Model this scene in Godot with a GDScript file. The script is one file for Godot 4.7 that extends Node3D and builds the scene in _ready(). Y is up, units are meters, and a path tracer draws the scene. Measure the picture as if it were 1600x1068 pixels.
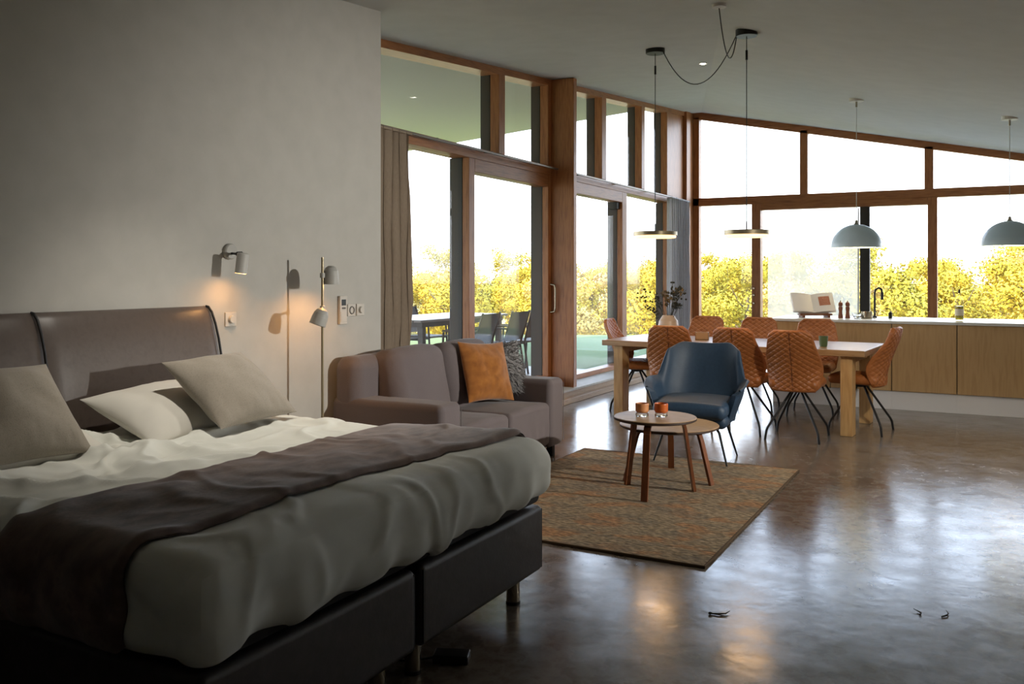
extends Node3D
# Room axes: x runs along the far glass wall, y is up, -z runs into the room along the long glass wall.

# ---------------------------------------------------------------- mesh builder
class MB:
	var v := PackedVector3Array()
	var n := PackedVector3Array()
	func tri(a: Vector3, b: Vector3, c: Vector3, na: Vector3, nb: Vector3, nc: Vector3) -> void:
		var cr := (b - a).cross(c - a)
		if cr.length_squared() < 1e-16:
			return
		if cr.dot(na + nb + nc) > 0.0:
			v.append(a); v.append(c); v.append(b); n.append(na); n.append(nc); n.append(nb)
		else:
			v.append(a); v.append(b); v.append(c); n.append(na); n.append(nb); n.append(nc)
	func quad(a: Vector3, b: Vector3, c: Vector3, d: Vector3, na: Vector3, nb: Vector3, nc: Vector3, nd: Vector3) -> void:
		tri(a, b, c, na, nb, nc)
		tri(a, c, d, na, nc, nd)
	func flat(a: Vector3, b: Vector3, c: Vector3, d: Vector3, out: Vector3) -> void:
		var m := (b - a).cross(d - a).normalized()
		if m.dot(out) < 0.0:
			m = -m
		quad(a, b, c, d, m, m, m, m)
	func mesh() -> ArrayMesh:
		var arr := []
		arr.resize(Mesh.ARRAY_MAX)
		arr[Mesh.ARRAY_VERTEX] = v
		arr[Mesh.ARRAY_NORMAL] = n
		var m := ArrayMesh.new()
		m.add_surface_from_arrays(Mesh.PRIMITIVE_TRIANGLES, arr)
		return m

func rcoords(h: float, r: float, cells: int, seg: int) -> PackedFloat32Array:
	var o := PackedFloat32Array()
	for k in seg:
		o.append(-h + r * k / seg)
	for k in cells + 1:
		o.append(lerpf(-h + r, h - r, float(k) / cells))
	for k in seg:
		o.append(h - r + r * (k + 1) / seg)
	return o

func round_point(p: Vector3, h: Vector3, r: float) -> Array:
	var core := Vector3(clampf(p.x, -h.x + r, h.x - r), clampf(p.y, -h.y + r, h.y - r), clampf(p.z, -h.z + r, h.z - r))
	var d := (p - core).normalized()
	return [core + d * r, d]

# a box with rounded edges
func rbox(mb: MB, c: Vector3, size: Vector3, r := 0.006, seg := 1, t := Transform3D.IDENTITY) -> MB:
	var h := size * 0.5
	r = minf(r, minf(h.x, minf(h.y, h.z)) * 0.98)
	for axis in 3:
		var a1 := (axis + 1) % 3
		var a2 := (axis + 2) % 3
		var us := rcoords(h[a1], r, 1, seg)
		var vs := rcoords(h[a2], r, 1, seg)
		for s in [-1.0, 1.0]:
			var P := []
			for u in us:
				var row := []
				for w in vs:
					var p := Vector3.ZERO
					p[axis] = s * h[axis]
					p[a1] = u
					p[a2] = w
					var q := round_point(p, h, r)
					row.append([t * (q[0] + c), (t.basis * q[1]).normalized()])
				P.append(row)
			for i in us.size() - 1:
				for j in vs.size() - 1:
					var a = P[i][j]; var b = P[i + 1][j]; var d = P[i + 1][j + 1]; var e = P[i][j + 1]
					mb.quad(a[0], b[0], d[0], e[0], a[1], b[1], d[1], e[1])
	return mb

func bx(lo: Vector3, hi: Vector3, r := 0.004) -> MB:
	return rbox(MB.new(), (lo + hi) * 0.5, (hi - lo).abs(), r)

# a soft box: fine rounded box moved along its normals by a function of the point
func relax(P: Array, times: int) -> Array:
	for k in times:
		var Q := P.duplicate(true)
		for i in range(1, P.size() - 1):
			for j in range(1, P[0].size() - 1):
				P[i][j] = (Q[i][j] * 2.0 + Q[i - 1][j] + Q[i + 1][j] + Q[i][j - 1] + Q[i][j + 1]) / 6.0
	return P

func soft(mb: MB, c: Vector3, size: Vector3, r: float, cells: int, seg: int, disp: Callable, t := Transform3D.IDENTITY, smooth := 0) -> MB:
	var h := size * 0.5
	for axis in 3:
		var a1 := (axis + 1) % 3
		var a2 := (axis + 2) % 3
		var us := rcoords(h[a1], r, maxi(1, int(cells * size[a1])), seg)
		var vs := rcoords(h[a2], r, maxi(1, int(cells * size[a2])), seg)
		for s in [-1.0, 1.0]:
			var P := []
			for u in us:
				var row := []
				for w in vs:
					var p := Vector3.ZERO
					p[axis] = s * h[axis]
					p[a1] = u
					p[a2] = w
					var q := round_point(p, h, r)
					var pt: Vector3 = q[0]
					row.append(t * (c + pt + q[1] * disp.call(c + pt, q[1])))
				P.append(row)
			sheet(mb, relax(P, smooth), t.basis[axis] * s)
	return mb

# a grid of points as a smooth surface; out: rough direction of its front
func sheet(mb: MB, P: Array, out: Vector3) -> MB:
	var nu := P.size()
	var nv: int = P[0].size()
	var N := []
	var total := Vector3.ZERO
	for i in nu:
		var row := PackedVector3Array()
		for j in nv:
			var du: Vector3 = P[mini(i + 1, nu - 1)][j] - P[maxi(i - 1, 0)][j]
			var dv: Vector3 = P[i][mini(j + 1, nv - 1)] - P[i][maxi(j - 1, 0)]
			var m := du.cross(dv)
			total += m
			row.append(m.normalized() if m.length_squared() > 1e-18 else Vector3.UP)
		N.append(row)
	var s := -1.0 if total.dot(out) < 0.0 else 1.0
	for i in nu - 1:
		for j in nv - 1:
			mb.quad(P[i][j], P[i + 1][j], P[i + 1][j + 1], P[i][j + 1], s * N[i][j], s * N[i + 1][j], s * N[i + 1][j + 1], s * N[i][j + 1])
	return mb

func tube(mb: MB, pts: Array, rad, sides := 8, t := Transform3D.IDENTITY) -> MB:
	var rings := []
	var up := Vector3.UP
	var norms := []
	for i in pts.size():
		var d: Vector3 = (pts[mini(i + 1, pts.size() - 1)] - pts[maxi(i - 1, 0)]).normalized()
		if i == 0 and absf(d.dot(up)) > 0.95:
			up = Vector3.RIGHT
		var x := up.cross(d).normalized()
		up = d.cross(x).normalized()
		var ring := []
		var nr := []
		var r: float = rad[i] if rad is Array else rad
		for k in sides:
			var a := TAU * k / sides
			var o := x * cos(a) + up * sin(a)
			ring.append(t * (pts[i] + o * r))
			nr.append((t.basis * o).normalized())
		rings.append(ring)
		norms.append(nr)
	for i in rings.size() - 1:
		for k in sides:
			var l := (k + 1) % sides
			mb.quad(rings[i][k], rings[i][l], rings[i + 1][l], rings[i + 1][k], norms[i][k], norms[i][l], norms[i + 1][l], norms[i + 1][k])
	for e in [0, rings.size() - 1]:
		var d: Vector3 = (pts[1] - pts[0]) if e == 0 else (pts[e - 1] - pts[e])
		d = -(t.basis * d).normalized()
		for k in sides:
			mb.tri(t * pts[e], rings[e][k], rings[e][(k + 1) % sides], d, d, d)
	return mb

# profile: [radius, height] pairs from one end to the other
func lathe(mb: MB, prof: Array, sides := 24, t := Transform3D.IDENTITY) -> MB:
	for i in prof.size() - 1:
		var a: Array = prof[i]
		var b: Array = prof[i + 1]
		var d := Vector2(b[0] - a[0], b[1] - a[1])
		if d.length() < 1e-6:
			continue
		var nn := Vector2(d.y, -d.x).normalized()
		for k in sides:
			var p := TAU * k / sides
			var q := TAU * (k + 1) / sides
			var c0 := Vector3(cos(p), 0, sin(p))
			var c1 := Vector3(cos(q), 0, sin(q))
			var n0 := (t.basis * (c0 * nn.x + Vector3(0, nn.y, 0))).normalized()
			var n1 := (t.basis * (c1 * nn.x + Vector3(0, nn.y, 0))).normalized()
			mb.quad(t * (c0 * a[0] + Vector3(0, a[1], 0)), t * (c1 * a[0] + Vector3(0, a[1], 0)), t * (c1 * b[0] + Vector3(0, b[1], 0)), t * (c0 * b[0] + Vector3(0, b[1], 0)), n0, n1, n1, n0)
	return mb

# an extruded outline: points of the bottom ring and of the top ring
func slab(mb: MB, low: Array, high: Array) -> MB:
	var cl := Vector3.ZERO
	var ch := Vector3.ZERO
	for i in low.size():
		cl += low[i] / low.size()
		ch += high[i] / high.size()
	var mid := (cl + ch) * 0.5
	for i in low.size():
		var j := (i + 1) % low.size()
		mb.flat(low[i], low[j], high[j], high[i], (low[i] + low[j] + high[i] + high[j]) * 0.25 - mid)
		var nl: Vector3 = (low[i] - cl).cross(low[j] - cl).normalized()
		nl = nl if nl.dot(cl - mid) > 0 else -nl
		mb.tri(cl, low[i], low[j], nl, nl, nl)
		mb.tri(ch, high[i], high[j], -nl, -nl, -nl)
	return mb

# a sewn cushion w x h, t thick, lying in its xy plane
func pillow(w: float, h: float, t: float, seedn: int, cells := 26, wrinkle := 0.006) -> MB:
	var mb := MB.new()
	var nz := FastNoiseLite.new()
	nz.seed = seedn
	nz.frequency = 5.0
	nz.fractal_octaves = 3
	for s in [-1.0, 1.0]:
		var P := []
		for i in cells + 1:
			var row := []
			for j in cells + 1:
				var u := sin(PI * 0.5 * (2.0 * i / cells - 1.0))
				var w2 := sin(PI * 0.5 * (2.0 * j / cells - 1.0))
				var pinx := 1.0 - 0.075 * (1.0 - w2 * w2)
				var piny := 1.0 - 0.075 * (1.0 - u * u)
				var z := pow(maxf(0.0, (1.0 - pow(absf(u), 2.2)) * (1.0 - pow(absf(w2), 2.2))), 0.55) * t * 0.5
				var p := Vector3(u * w * 0.5 * pinx, w2 * h * 0.5 * piny, 0)
				var edge := (1.0 - pow(absf(u), 6)) * (1.0 - pow(absf(w2), 6))
				z += nz.get_noise_3d(p.x, p.y, s * 3.0) * wrinkle * 2.0 * edge
				z += sin(u * 24.0 + w2 * 5.0) * wrinkle * 0.5 * smoothstep(-0.4, -0.95, w2) * edge
				row.append(Vector3(p.x, p.y, s * maxf(z, 0.0)))
			P.append(row)
		sheet(mb, P, Vector3(0, 0, s))
	return mb

# ---------------------------------------------------------------- objects
var used := {}
func numbered(called: String) -> String:
	if not used.has(called):
		used[called] = 0
		return called
	used[called] += 1
	return "%s_%03d" % [called, used[called]]

func tag(o: Node, label: String, category := "", group := "", kind := "") -> Node:
	if label: o.set_meta("label", label)
	if category: o.set_meta("category", category)
	if group: o.set_meta("group", group)
	if kind: o.set_meta("kind", kind)
	return o

func thing(called: String, label: String, category: String, at := Vector3.ZERO, turn := 0.0, group := "") -> Node3D:
	var o := Node3D.new()
	o.name = numbered(called)
	add_child(o)
	o.position = at
	o.rotation.y = turn
	tag(o, label, category, group)
	return o

func part(parent: Node, called: String, mb: MB, m: Material, at := Vector3.ZERO, rot := Vector3.ZERO) -> MeshInstance3D:
	return piece(parent, called, mb.mesh(), m, at, rot)

func piece(parent: Node, called: String, mesh: Mesh, m: Material, at := Vector3.ZERO, rot := Vector3.ZERO) -> MeshInstance3D:
	var o := MeshInstance3D.new()
	o.mesh = mesh
	o.material_override = m
	o.name = called
	o.position = at
	o.rotation = rot
	o.cast_shadow = GeometryInstance3D.SHADOW_CASTING_SETTING_ON
	parent.add_child(o, true)
	return o

func single(called: String, mb: MB, m: Material, label: String, category: String, at := Vector3.ZERO, rot := Vector3.ZERO, group := "") -> MeshInstance3D:
	var o := piece(self, numbered(called), mb.mesh(), m, at, rot)
	tag(o, label, category, group)
	return o

func setting(called: String, label := "", category := "") -> Node3D:
	var o := Node3D.new()
	o.name = called
	add_child(o)
	tag(o, label, category, "", "structure")
	return o

func solid(called: String, mb: MB, m: Material, label := "", category := "") -> MeshInstance3D:
	var o := piece(self, called, mb.mesh(), m)
	tag(o, label, category, "", "structure")
	return o

func dup(src: Node3D, at: Vector3, turn: float, label := "") -> Node3D:
	var base := src.name.rstrip("0123456789").trim_suffix("_")
	var r: Node3D = src.duplicate()
	r.name = numbered(base)
	add_child(r)
	r.position = at
	r.rotation.y = turn
	if label: r.set_meta("label", label)
	return r

func V(x: float, y: float, deep: float) -> Vector3:
	return Vector3(x, y, -deep)

# ---------------------------------------------------------------- materials
func col(r: float, g: float, b: float) -> Color:
	return Color(r / 255.0, g / 255.0, b / 255.0)

func ntex(seedn: int, freq: float, ramp: Array, octaves := 4, kind := FastNoiseLite.TYPE_SIMPLEX_SMOOTH, size := 512, warp := 0.0) -> NoiseTexture2D:
	var nz := FastNoiseLite.new()
	nz.seed = seedn
	nz.noise_type = kind
	nz.frequency = freq
	nz.fractal_octaves = octaves
	if warp > 0.0:
		nz.domain_warp_enabled = true
		nz.domain_warp_amplitude = warp
		nz.domain_warp_frequency = freq
	var t := NoiseTexture2D.new()
	t.width = size
	t.height = size
	t.seamless = true
	t.noise = nz
	if ramp.size():
		var g := Gradient.new()
		var offs := PackedFloat32Array()
		var cols := PackedColorArray()
		for i in ramp.size():
			offs.append(float(i) / (ramp.size() - 1))
			cols.append(ramp[i])
		g.offsets = offs
		g.colors = cols
		t.color_ramp = g
	return t

func mat(c: Color, rough: float, o := {}) -> StandardMaterial3D:
	var m := StandardMaterial3D.new()
	m.albedo_color = c
	m.roughness = rough
	m.metallic = o.get("metal", 0.0)
	m.metallic_specular = o.get("spec", 0.5)
	if o.has("tex") or o.has("bump") or o.has("roughtex"):
		m.uv1_triplanar = true
		m.uv1_world_triplanar = o.get("world", false)
		m.uv1_scale = o.get("scale", Vector3.ONE)
	if o.has("tex"):
		m.albedo_texture = o.tex
	if o.has("roughtex"):
		m.roughness_texture = o.roughtex
	if o.has("bump"):
		m.heightmap_enabled = true
		m.heightmap_texture = o.bump
		m.heightmap_scale = o.get("bumpcm", 0.1)
	if o.has("sheen"):
		m.rim_enabled = true
		m.rim = o.sheen
		m.rim_tint = o.get("sheen_tint", 0.5)
	if o.has("coat"):
		m.clearcoat_enabled = true
		m.clearcoat = o.coat
		m.clearcoat_roughness = o.get("coat_rough", 0.2)
	if o.has("emit"):
		m.emission_enabled = true
		m.emission = o.emit
		m.emission_energy_multiplier = o.get("power", 1.0)
	if o.has("back"):
		m.backlight_enabled = true
		m.backlight = o.back
	return m

func glass(a := 0.03, rough := 0.0, c := Color(0.95, 0.98, 0.97)) -> StandardMaterial3D:
	var m := StandardMaterial3D.new()
	m.albedo_color = Color(c.r, c.g, c.b, a)
	m.roughness = rough
	m.metallic_specular = 0.30
	m.transparency = BaseMaterial3D.TRANSPARENCY_ALPHA
	return m

# woven jute: rows of yarn across the rug, each row a little different, with rusty and grey flecks
func rug_print() -> ImageTexture:
	var w := 560
	var h := 800
	var im := Image.create(w, h, false, Image.FORMAT_RGB8)
	var a := FastNoiseLite.new()
	a.seed = 61
	a.frequency = 0.007
	a.fractal_octaves = 3
	var b := FastNoiseLite.new()
	b.seed = 62
	b.frequency = 0.09
	var rng := RandomNumberGenerator.new()
	rng.seed = 63
	for y in h:
		var row := rng.randf_range(-0.10, 0.10)
		for x in w:
			var patch := smoothstep(0.02, 0.35, a.get_noise_2d(x, y * 1.6))
			var grey := smoothstep(0.05, 0.4, a.get_noise_2d(x + 900, y * 2.2))
			var fleck := b.get_noise_2d(x * 0.55, y * 2.4)
			var c := Color(0.56, 0.485, 0.38).lerp(Color(0.62, 0.445, 0.29), patch * 0.8).lerp(Color(0.47, 0.42, 0.35), grey * 0.6)
			var k := 1.0 + row + fleck * 0.6
			im.set_pixel(x, y, Color(clampf(c.r * k, 0, 1), clampf(c.g * k, 0, 1), clampf(c.b * k, 0, 1)))
	return ImageTexture.create_from_image(im)

var M := {}
func make_materials() -> void:
	var grain := [col(120, 74, 42), col(154, 98, 56), col(168, 111, 66), col(140, 88, 50)]
	var wood := ntex(3, 0.02, grain, 5, FastNoiseLite.TYPE_SIMPLEX_SMOOTH, 512, 12.0)
	M.timber_v = mat(Color.WHITE, 0.42, {"tex": wood, "scale": Vector3(3.5, 0.28, 3.5)})
	M.timber_z = mat(Color.WHITE, 0.42, {"tex": wood, "scale": Vector3(3.5, 3.5, 0.28)})
	M.timber_x = mat(Color.WHITE, 0.42, {"tex": wood, "scale": Vector3(0.28, 3.5, 3.5)})
	M.sill = mat(Color.WHITE, 0.5, {"tex": ntex(4, 0.02, [col(150, 125, 100), col(176, 152, 126), col(163, 138, 112)], 4), "scale": Vector3(3.5, 3.5, 0.3)})
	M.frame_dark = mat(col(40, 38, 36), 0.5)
	M.rail_metal = mat(col(120, 112, 104), 0.4, {"metal": 0.6})
	M.wall = mat(Color.WHITE, 0.88, {"tex": ntex(5, 0.015, [col(178, 175, 168), col(185, 182, 175)], 3), "scale": Vector3.ONE * 0.6, "world": true})
	M.ceiling = mat(Color.WHITE, 0.9, {"tex": ntex(6, 0.012, [col(182, 182, 178), col(190, 190, 186)], 3), "scale": Vector3.ONE * 0.5, "world": true})
	M.soffit = mat(col(172, 172, 160), 0.8)
	var conc := [col(82, 72, 62), col(104, 94, 84), col(124, 114, 103), col(94, 84, 74), col(114, 104, 94)]
	M.floor = mat(Color.WHITE, 0.36, {"tex": ntex(7, 0.02, conc, 7, FastNoiseLite.TYPE_SIMPLEX_SMOOTH, 1024, 30.0), "scale": Vector3.ONE * 0.32, "world": true,
		"roughtex": ntex(8, 0.02, [Color(0.36, 0.36, 0.36), Color(0.72, 0.72, 0.72)], 5), "bump": ntex(9, 0.05, [], 4), "bumpcm": 0.05, "spec": 0.6})
	M.pale_stone = mat(Color.WHITE, 0.6, {"tex": ntex(10, 0.03, [col(186, 184, 180), col(205, 203, 198)], 4), "scale": Vector3.ONE * 0.7, "world": true})
	M.plinth = mat(col(222, 220, 218), 0.5)
	M.oak = mat(Color.WHITE, 0.5, {"tex": ntex(11, 0.022, [col(168, 134, 90), col(180, 146, 100), col(186, 153, 108), col(174, 140, 95), col(184, 150, 104)], 5, FastNoiseLite.TYPE_SIMPLEX_SMOOTH, 512, 14.0), "scale": Vector3(1.3, 0.12, 1.3)})
	M.table_wood = mat(Color.WHITE, 0.34, {"tex": ntex(12, 0.02, [col(136, 104, 68), col(160, 126, 88), col(172, 140, 102)], 5, FastNoiseLite.TYPE_SIMPLEX_SMOOTH, 512, 12.0), "scale": Vector3(0.3, 3.0, 3.0)})
	M.table_leg = mat(Color.WHITE, 0.45, {"tex": ntex(12, 0.02, [col(170, 130, 82), col(190, 150, 98), col(200, 162, 110)], 5, FastNoiseLite.TYPE_SIMPLEX_SMOOTH, 512, 12.0), "scale": Vector3(3.0, 0.3, 3.0)})
	M.nest_top = mat(Color.WHITE, 0.45, {"tex": ntex(13, 0.02, [col(150, 116, 80), col(176, 142, 104), col(186, 154, 116)], 5), "scale": Vector3(0.6, 3.0, 4.0)})
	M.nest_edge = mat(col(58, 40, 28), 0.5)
	M.nest_leg = mat(Color.WHITE, 0.4, {"tex": ntex(14, 0.02, [col(92, 50, 26), col(122, 70, 38), col(134, 82, 46)], 4), "scale": Vector3(4.0, 0.4, 4.0)})
	M.worktop = mat(col(214, 214, 208), 0.3)
	var pores := ntex(15, 0.08, [], 4, FastNoiseLite.TYPE_CELLULAR)
	M.cognac = mat(Color.WHITE, 0.42, {"tex": ntex(16, 0.02, [col(142, 82, 36), col(162, 96, 46), col(172, 107, 56)], 4), "scale": Vector3.ONE * 1.6, "bump": pores, "bumpcm": 0.02})
	M.seam = mat(col(92, 46, 22), 0.6)
	M.headboard = mat(Color.WHITE, 0.4, {"tex": ntex(17, 0.02, [col(74, 64, 59), col(87, 76, 70), col(80, 70, 64)], 4), "scale": Vector3.ONE * 1.5, "bump": pores, "bumpcm": 0.03})
	M.black_leather = mat(Color.WHITE, 0.45, {"tex": ntex(18, 0.02, [col(52, 47, 46), col(64, 58, 57)], 4), "scale": Vector3.ONE * 1.5, "bump": pores, "bumpcm": 0.03})
	M.piping = mat(col(22, 20, 20), 0.5)
	M.mattress = mat(col(46, 44, 43), 0.9)
	var weave := ntex(19, 0.25, [], 2, FastNoiseLite.TYPE_VALUE)
	M.linen = mat(Color.WHITE, 0.9, {"tex": ntex(20, 0.01, [col(208, 208, 199), col(218, 218, 209)], 3), "scale": Vector3.ONE, "bump": weave, "bumpcm": 0.01, "sheen": 0.15})
	M.pillow_white = mat(col(204, 200, 190), 0.9, {"sheen": 0.1})
	M.cushion_grey = mat(Color.WHITE, 0.95, {"tex": ntex(21, 0.06, [col(126, 118, 106), col(152, 143, 130), col(138, 129, 116)], 5), "scale": Vector3(3, 3, 3), "bump": weave, "bumpcm": 0.04, "sheen": 0.3})
	M.throw = mat(Color.WHITE, 0.95, {"tex": ntex(22, 0.018, [col(76, 60, 53), col(94, 76, 67), col(116, 96, 86), col(84, 68, 60)], 5, FastNoiseLite.TYPE_SIMPLEX_SMOOTH, 512, 25.0), "scale": Vector3(1.2, 1.2, 0.7), "bump": weave, "bumpcm": 0.05, "sheen": 0.6})
	M.sofa = mat(Color.WHITE, 0.95, {"tex": ntex(23, 0.1, [col(106, 96, 97), col(122, 112, 112)], 4), "scale": Vector3.ONE * 3, "bump": weave, "bumpcm": 0.03, "sheen": 0.25})
	M.velvet = mat(Color.WHITE, 0.9, {"tex": ntex(24, 0.015, [col(136, 80, 22), col(164, 100, 34), col(186, 122, 52)], 4, FastNoiseLite.TYPE_SIMPLEX_SMOOTH, 512, 20.0), "scale": Vector3.ONE * 1.5, "sheen": 1.0, "sheen_tint": 0.9})
	M.fur = mat(Color.WHITE, 1.0, {"tex": ntex(25, 0.03, [col(112, 110, 111), col(160, 157, 156), col(190, 186, 183)], 5), "scale": Vector3.ONE * 2.0, "sheen": 0.6})
	M.navy = mat(Color.WHITE, 0.5, {"tex": ntex(26, 0.03, [col(36, 58, 80), col(46, 70, 94)], 4), "scale": Vector3.ONE * 2, "bump": pores, "bumpcm": 0.02})
	M.black_metal = mat(col(26, 26, 27), 0.4, {"metal": 0.3})
	M.chrome = mat(col(168, 158, 140), 0.25, {"metal": 1.0})
	M.lamp_grey = mat(col(168, 166, 160), 0.5)
	M.lamp_inside = mat(col(230, 224, 210), 0.6)
	M.dome_blue = mat(col(176, 194, 204), 0.35)
	M.white_plastic = mat(col(196, 190, 180), 0.45)
	M.grey_plastic = mat(col(90, 86, 80), 0.5)
	M.screen = mat(col(40, 44, 46), 0.2)
	M.cable = mat(col(30, 30, 30), 0.6)
	M.cable_white = mat(col(205, 205, 200), 0.6)
	M.warm_glow = mat(col(255, 240, 215), 0.5, {"emit": Color(1.0, 0.8, 0.55), "power": 2.5})
	M.disc_glow = mat(col(255, 240, 220), 0.5, {"emit": Color(1.0, 0.78, 0.52), "power": 0.45})
	M.spot_glow = mat(col(255, 250, 240), 0.5, {"emit": Color(1.0, 0.97, 0.92), "power": 6.0})
	M.brass = mat(col(150, 138, 112), 0.35, {"metal": 0.7})
	M.curtain_brown = mat(Color.WHITE, 0.9, {"tex": ntex(27, 0.06, [col(138, 122, 105), col(156, 140, 122)], 4), "scale": Vector3(3, 0.6, 3), "back": Color(0.3, 0.26, 0.22)})
	M.curtain_grey = mat(Color.WHITE, 0.9, {"tex": ntex(27, 0.06, [col(176, 172, 171), col(194, 190, 188)], 4), "scale": Vector3(3, 0.6, 3), "back": Color(0.8, 0.8, 0.84)})
	M.glass = glass(0.02)
	M.glass_amber = mat(Color(0.85, 0.36, 0.12, 0.12), 0.05)
	M.glass_amber.refraction_enabled = true
	M.glass_amber.refraction_scale = 0.05
	M.amber_matt = mat(col(206, 104, 44), 0.35, {"back": Color(0.5, 0.22, 0.08)})
	M.amber_pale = mat(col(216, 150, 100), 0.4, {"back": Color(0.5, 0.3, 0.2)})
	M.clear_solid = mat(Color(0.96, 0.97, 0.97, 0.02), 0.02)
	M.clear_solid.refraction_enabled = true
	M.clear_solid.refraction_scale = 0.05
	M.rug = mat(Color.WHITE, 1.0, {"tex": rug_print(), "scale": Vector3(1.0 / 1.7, 1.0, 1.0 / 2.45), "bump": ntex(31, 0.2, [], 2, FastNoiseLite.TYPE_VALUE), "bumpcm": 0.3})
	M.rug.uv1_offset = Vector3(0.5, 0, 0.5)
	M.rug_edge = mat(col(84, 66, 46), 1.0)
	M.deck = mat(Color.WHITE, 0.5, {"tex": ntex(32, 0.03, [col(178, 176, 172), col(200, 198, 194)], 4), "scale": Vector3.ONE * 0.8, "world": true})
	M.lawn = mat(Color.WHITE, 1.0, {"tex": ntex(33, 0.03, [col(70, 86, 44), col(88, 104, 56), col(80, 96, 50)], 5), "scale": Vector3.ONE * 0.5, "world": true})
	M.field = mat(Color.WHITE, 1.0, {"tex": ntex(34, 0.02, [col(128, 118, 68), col(142, 132, 84), col(118, 114, 58)], 5), "scale": Vector3.ONE * 0.06, "world": true})
	M.patio = mat(col(70, 68, 70), 0.6)
	M.patio_top = mat(col(120, 116, 116), 0.35)
	M.ceramic = mat(col(190, 168, 146), 0.35)
	M.green_cup = mat(col(74, 92, 58), 0.4)
	M.box_wood = mat(col(166, 130, 92), 0.6)
	M.paper = mat(col(226, 224, 220), 0.8)
	M.mill = mat(col(126, 70, 40), 0.4)
	M.stand = mat(col(110, 66, 40), 0.5)
	M.leaf_dark = mat(col(56, 52, 34), 0.8)
	M.flower = mat(col(150, 118, 70), 0.9)
	M.oil = mat(Color(0.55, 0.5, 0.08, 0.25), 0.03)
	M.oil.refraction_enabled = true
	M.oil.refraction_scale = 0.047
	M.label_paper = mat(col(214, 206, 190), 0.8)
	M.twig = mat(col(58, 46, 34), 0.9)
	M.bark = mat(col(120, 104, 84), 0.95)
	M.leafA = mat(Color.WHITE, 0.9, {"tex": ntex(40, 0.02, [col(168, 146, 34), col(192, 168, 48), col(200, 178, 66)], 4), "scale": Vector3.ONE * 0.2, "back": Color(0.4, 0.36, 0.12)})
	M.leafB = mat(Color.WHITE, 0.9, {"tex": ntex(41, 0.02, [col(178, 150, 78), col(196, 170, 98), col(188, 160, 86)], 4), "scale": Vector3.ONE * 0.2, "back": Color(0.4, 0.33, 0.2)})
	M.leafC = mat(Color.WHITE, 0.9, {"tex": ntex(42, 0.02, [col(156, 142, 36), col(176, 160, 50), col(166, 150, 42)], 4), "scale": Vector3.ONE * 0.2, "back": Color(0.38, 0.36, 0.12)})

# ceiling: two planes that meet in a fold
func ceil1(deep: float) -> float: return 2.815 + 0.09 * deep
func ceil2(x: float, deep: float) -> float: return 2.884 - 0.2122 * x + 0.0232 * deep
func ceil_at(x: float, deep: float) -> float: return minf(ceil1(deep), ceil2(x, deep))

const BACK := 14.5       # inner face of the far glass wall
const FAC := -4.40       # inner face of the long glass wall
const WALL := -3.80      # bedroom wall

# ---------------------------------------------------------------- scene
func _ready() -> void:
	# camera: level, with the lens shifted down
	var cam := Camera3D.new()
	cam.name = "camera"
	add_child(cam)
	cam.position = Vector3(0, 1.40, 0)
	cam.rotation_degrees = Vector3(0, 28.4, 0)
	cam.projection = Camera3D.PROJECTION_FRUSTUM
	cam.near = 0.05
	cam.far = 600.0
	cam.size = 0.05 * 1068.0 / 1380.0
	cam.frustum_offset = Vector2(0, -0.05 * 104.0 / 1380.0)
	cam.current = true
	# bright hazy sky
	var sky_mat := ProceduralSkyMaterial.new()
	sky_mat.sky_top_color = Color(0.62, 0.76, 0.93)
	sky_mat.sky_horizon_color = Color(0.97, 0.985, 1.0)
	sky_mat.sky_curve = 0.25
	sky_mat.ground_bottom_color = Color(0.5, 0.48, 0.36)
	sky_mat.ground_horizon_color = Color(0.85, 0.85, 0.8)
	sky_mat.sun_angle_max = 1.0
	var sky := Sky.new()
	sky.sky_material = sky_mat
	var env := Environment.new()
	env.background_mode = Environment.BG_SKY
	env.sky = sky
	env.background_energy_multiplier = 1.25
	env.tonemap_mode = Environment.TONE_MAPPER_LINEAR
	env.tonemap_exposure = 6.0
	env.sdfgi_enabled = true
	env.ssao_enabled = true
	env.ssil_enabled = true
	var we := WorldEnvironment.new()
	we.name = "environment"
	we.environment = env
	add_child(we)
	# warm sun on the terrace side, kept off the glass by the roof
	var sun := DirectionalLight3D.new()
	sun.name = "sun"
	add_child(sun)
	sun.look_at_from_position(Vector3(-24, 24, 14), Vector3.ZERO)
	sun.light_color = Color(1.0, 0.93, 0.78)
	sun.light_energy = 0.75
	sun.light_angular_distance = 0.6
	sun.shadow_enabled = true

	make_materials()
	shell()
	long_glass_wall()
	far_glass_wall()
	outside()
	bed()
	wall_fittings()
	sofa()
	rug_and_tables()
	armchair()
	dining()
	kitchen()
	pendants()
	terrace_furniture()
	trees()
	small_bits()

func bar(p: Node, called: String, x0: float, x1: float, y0: float, y1: float, d0: float, d1: float, m: Material, r := 0.005) -> MeshInstance3D:
	return part(p, called, bx(V(x0, y0, d0), V(x1, y1, d1), r), m)

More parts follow.
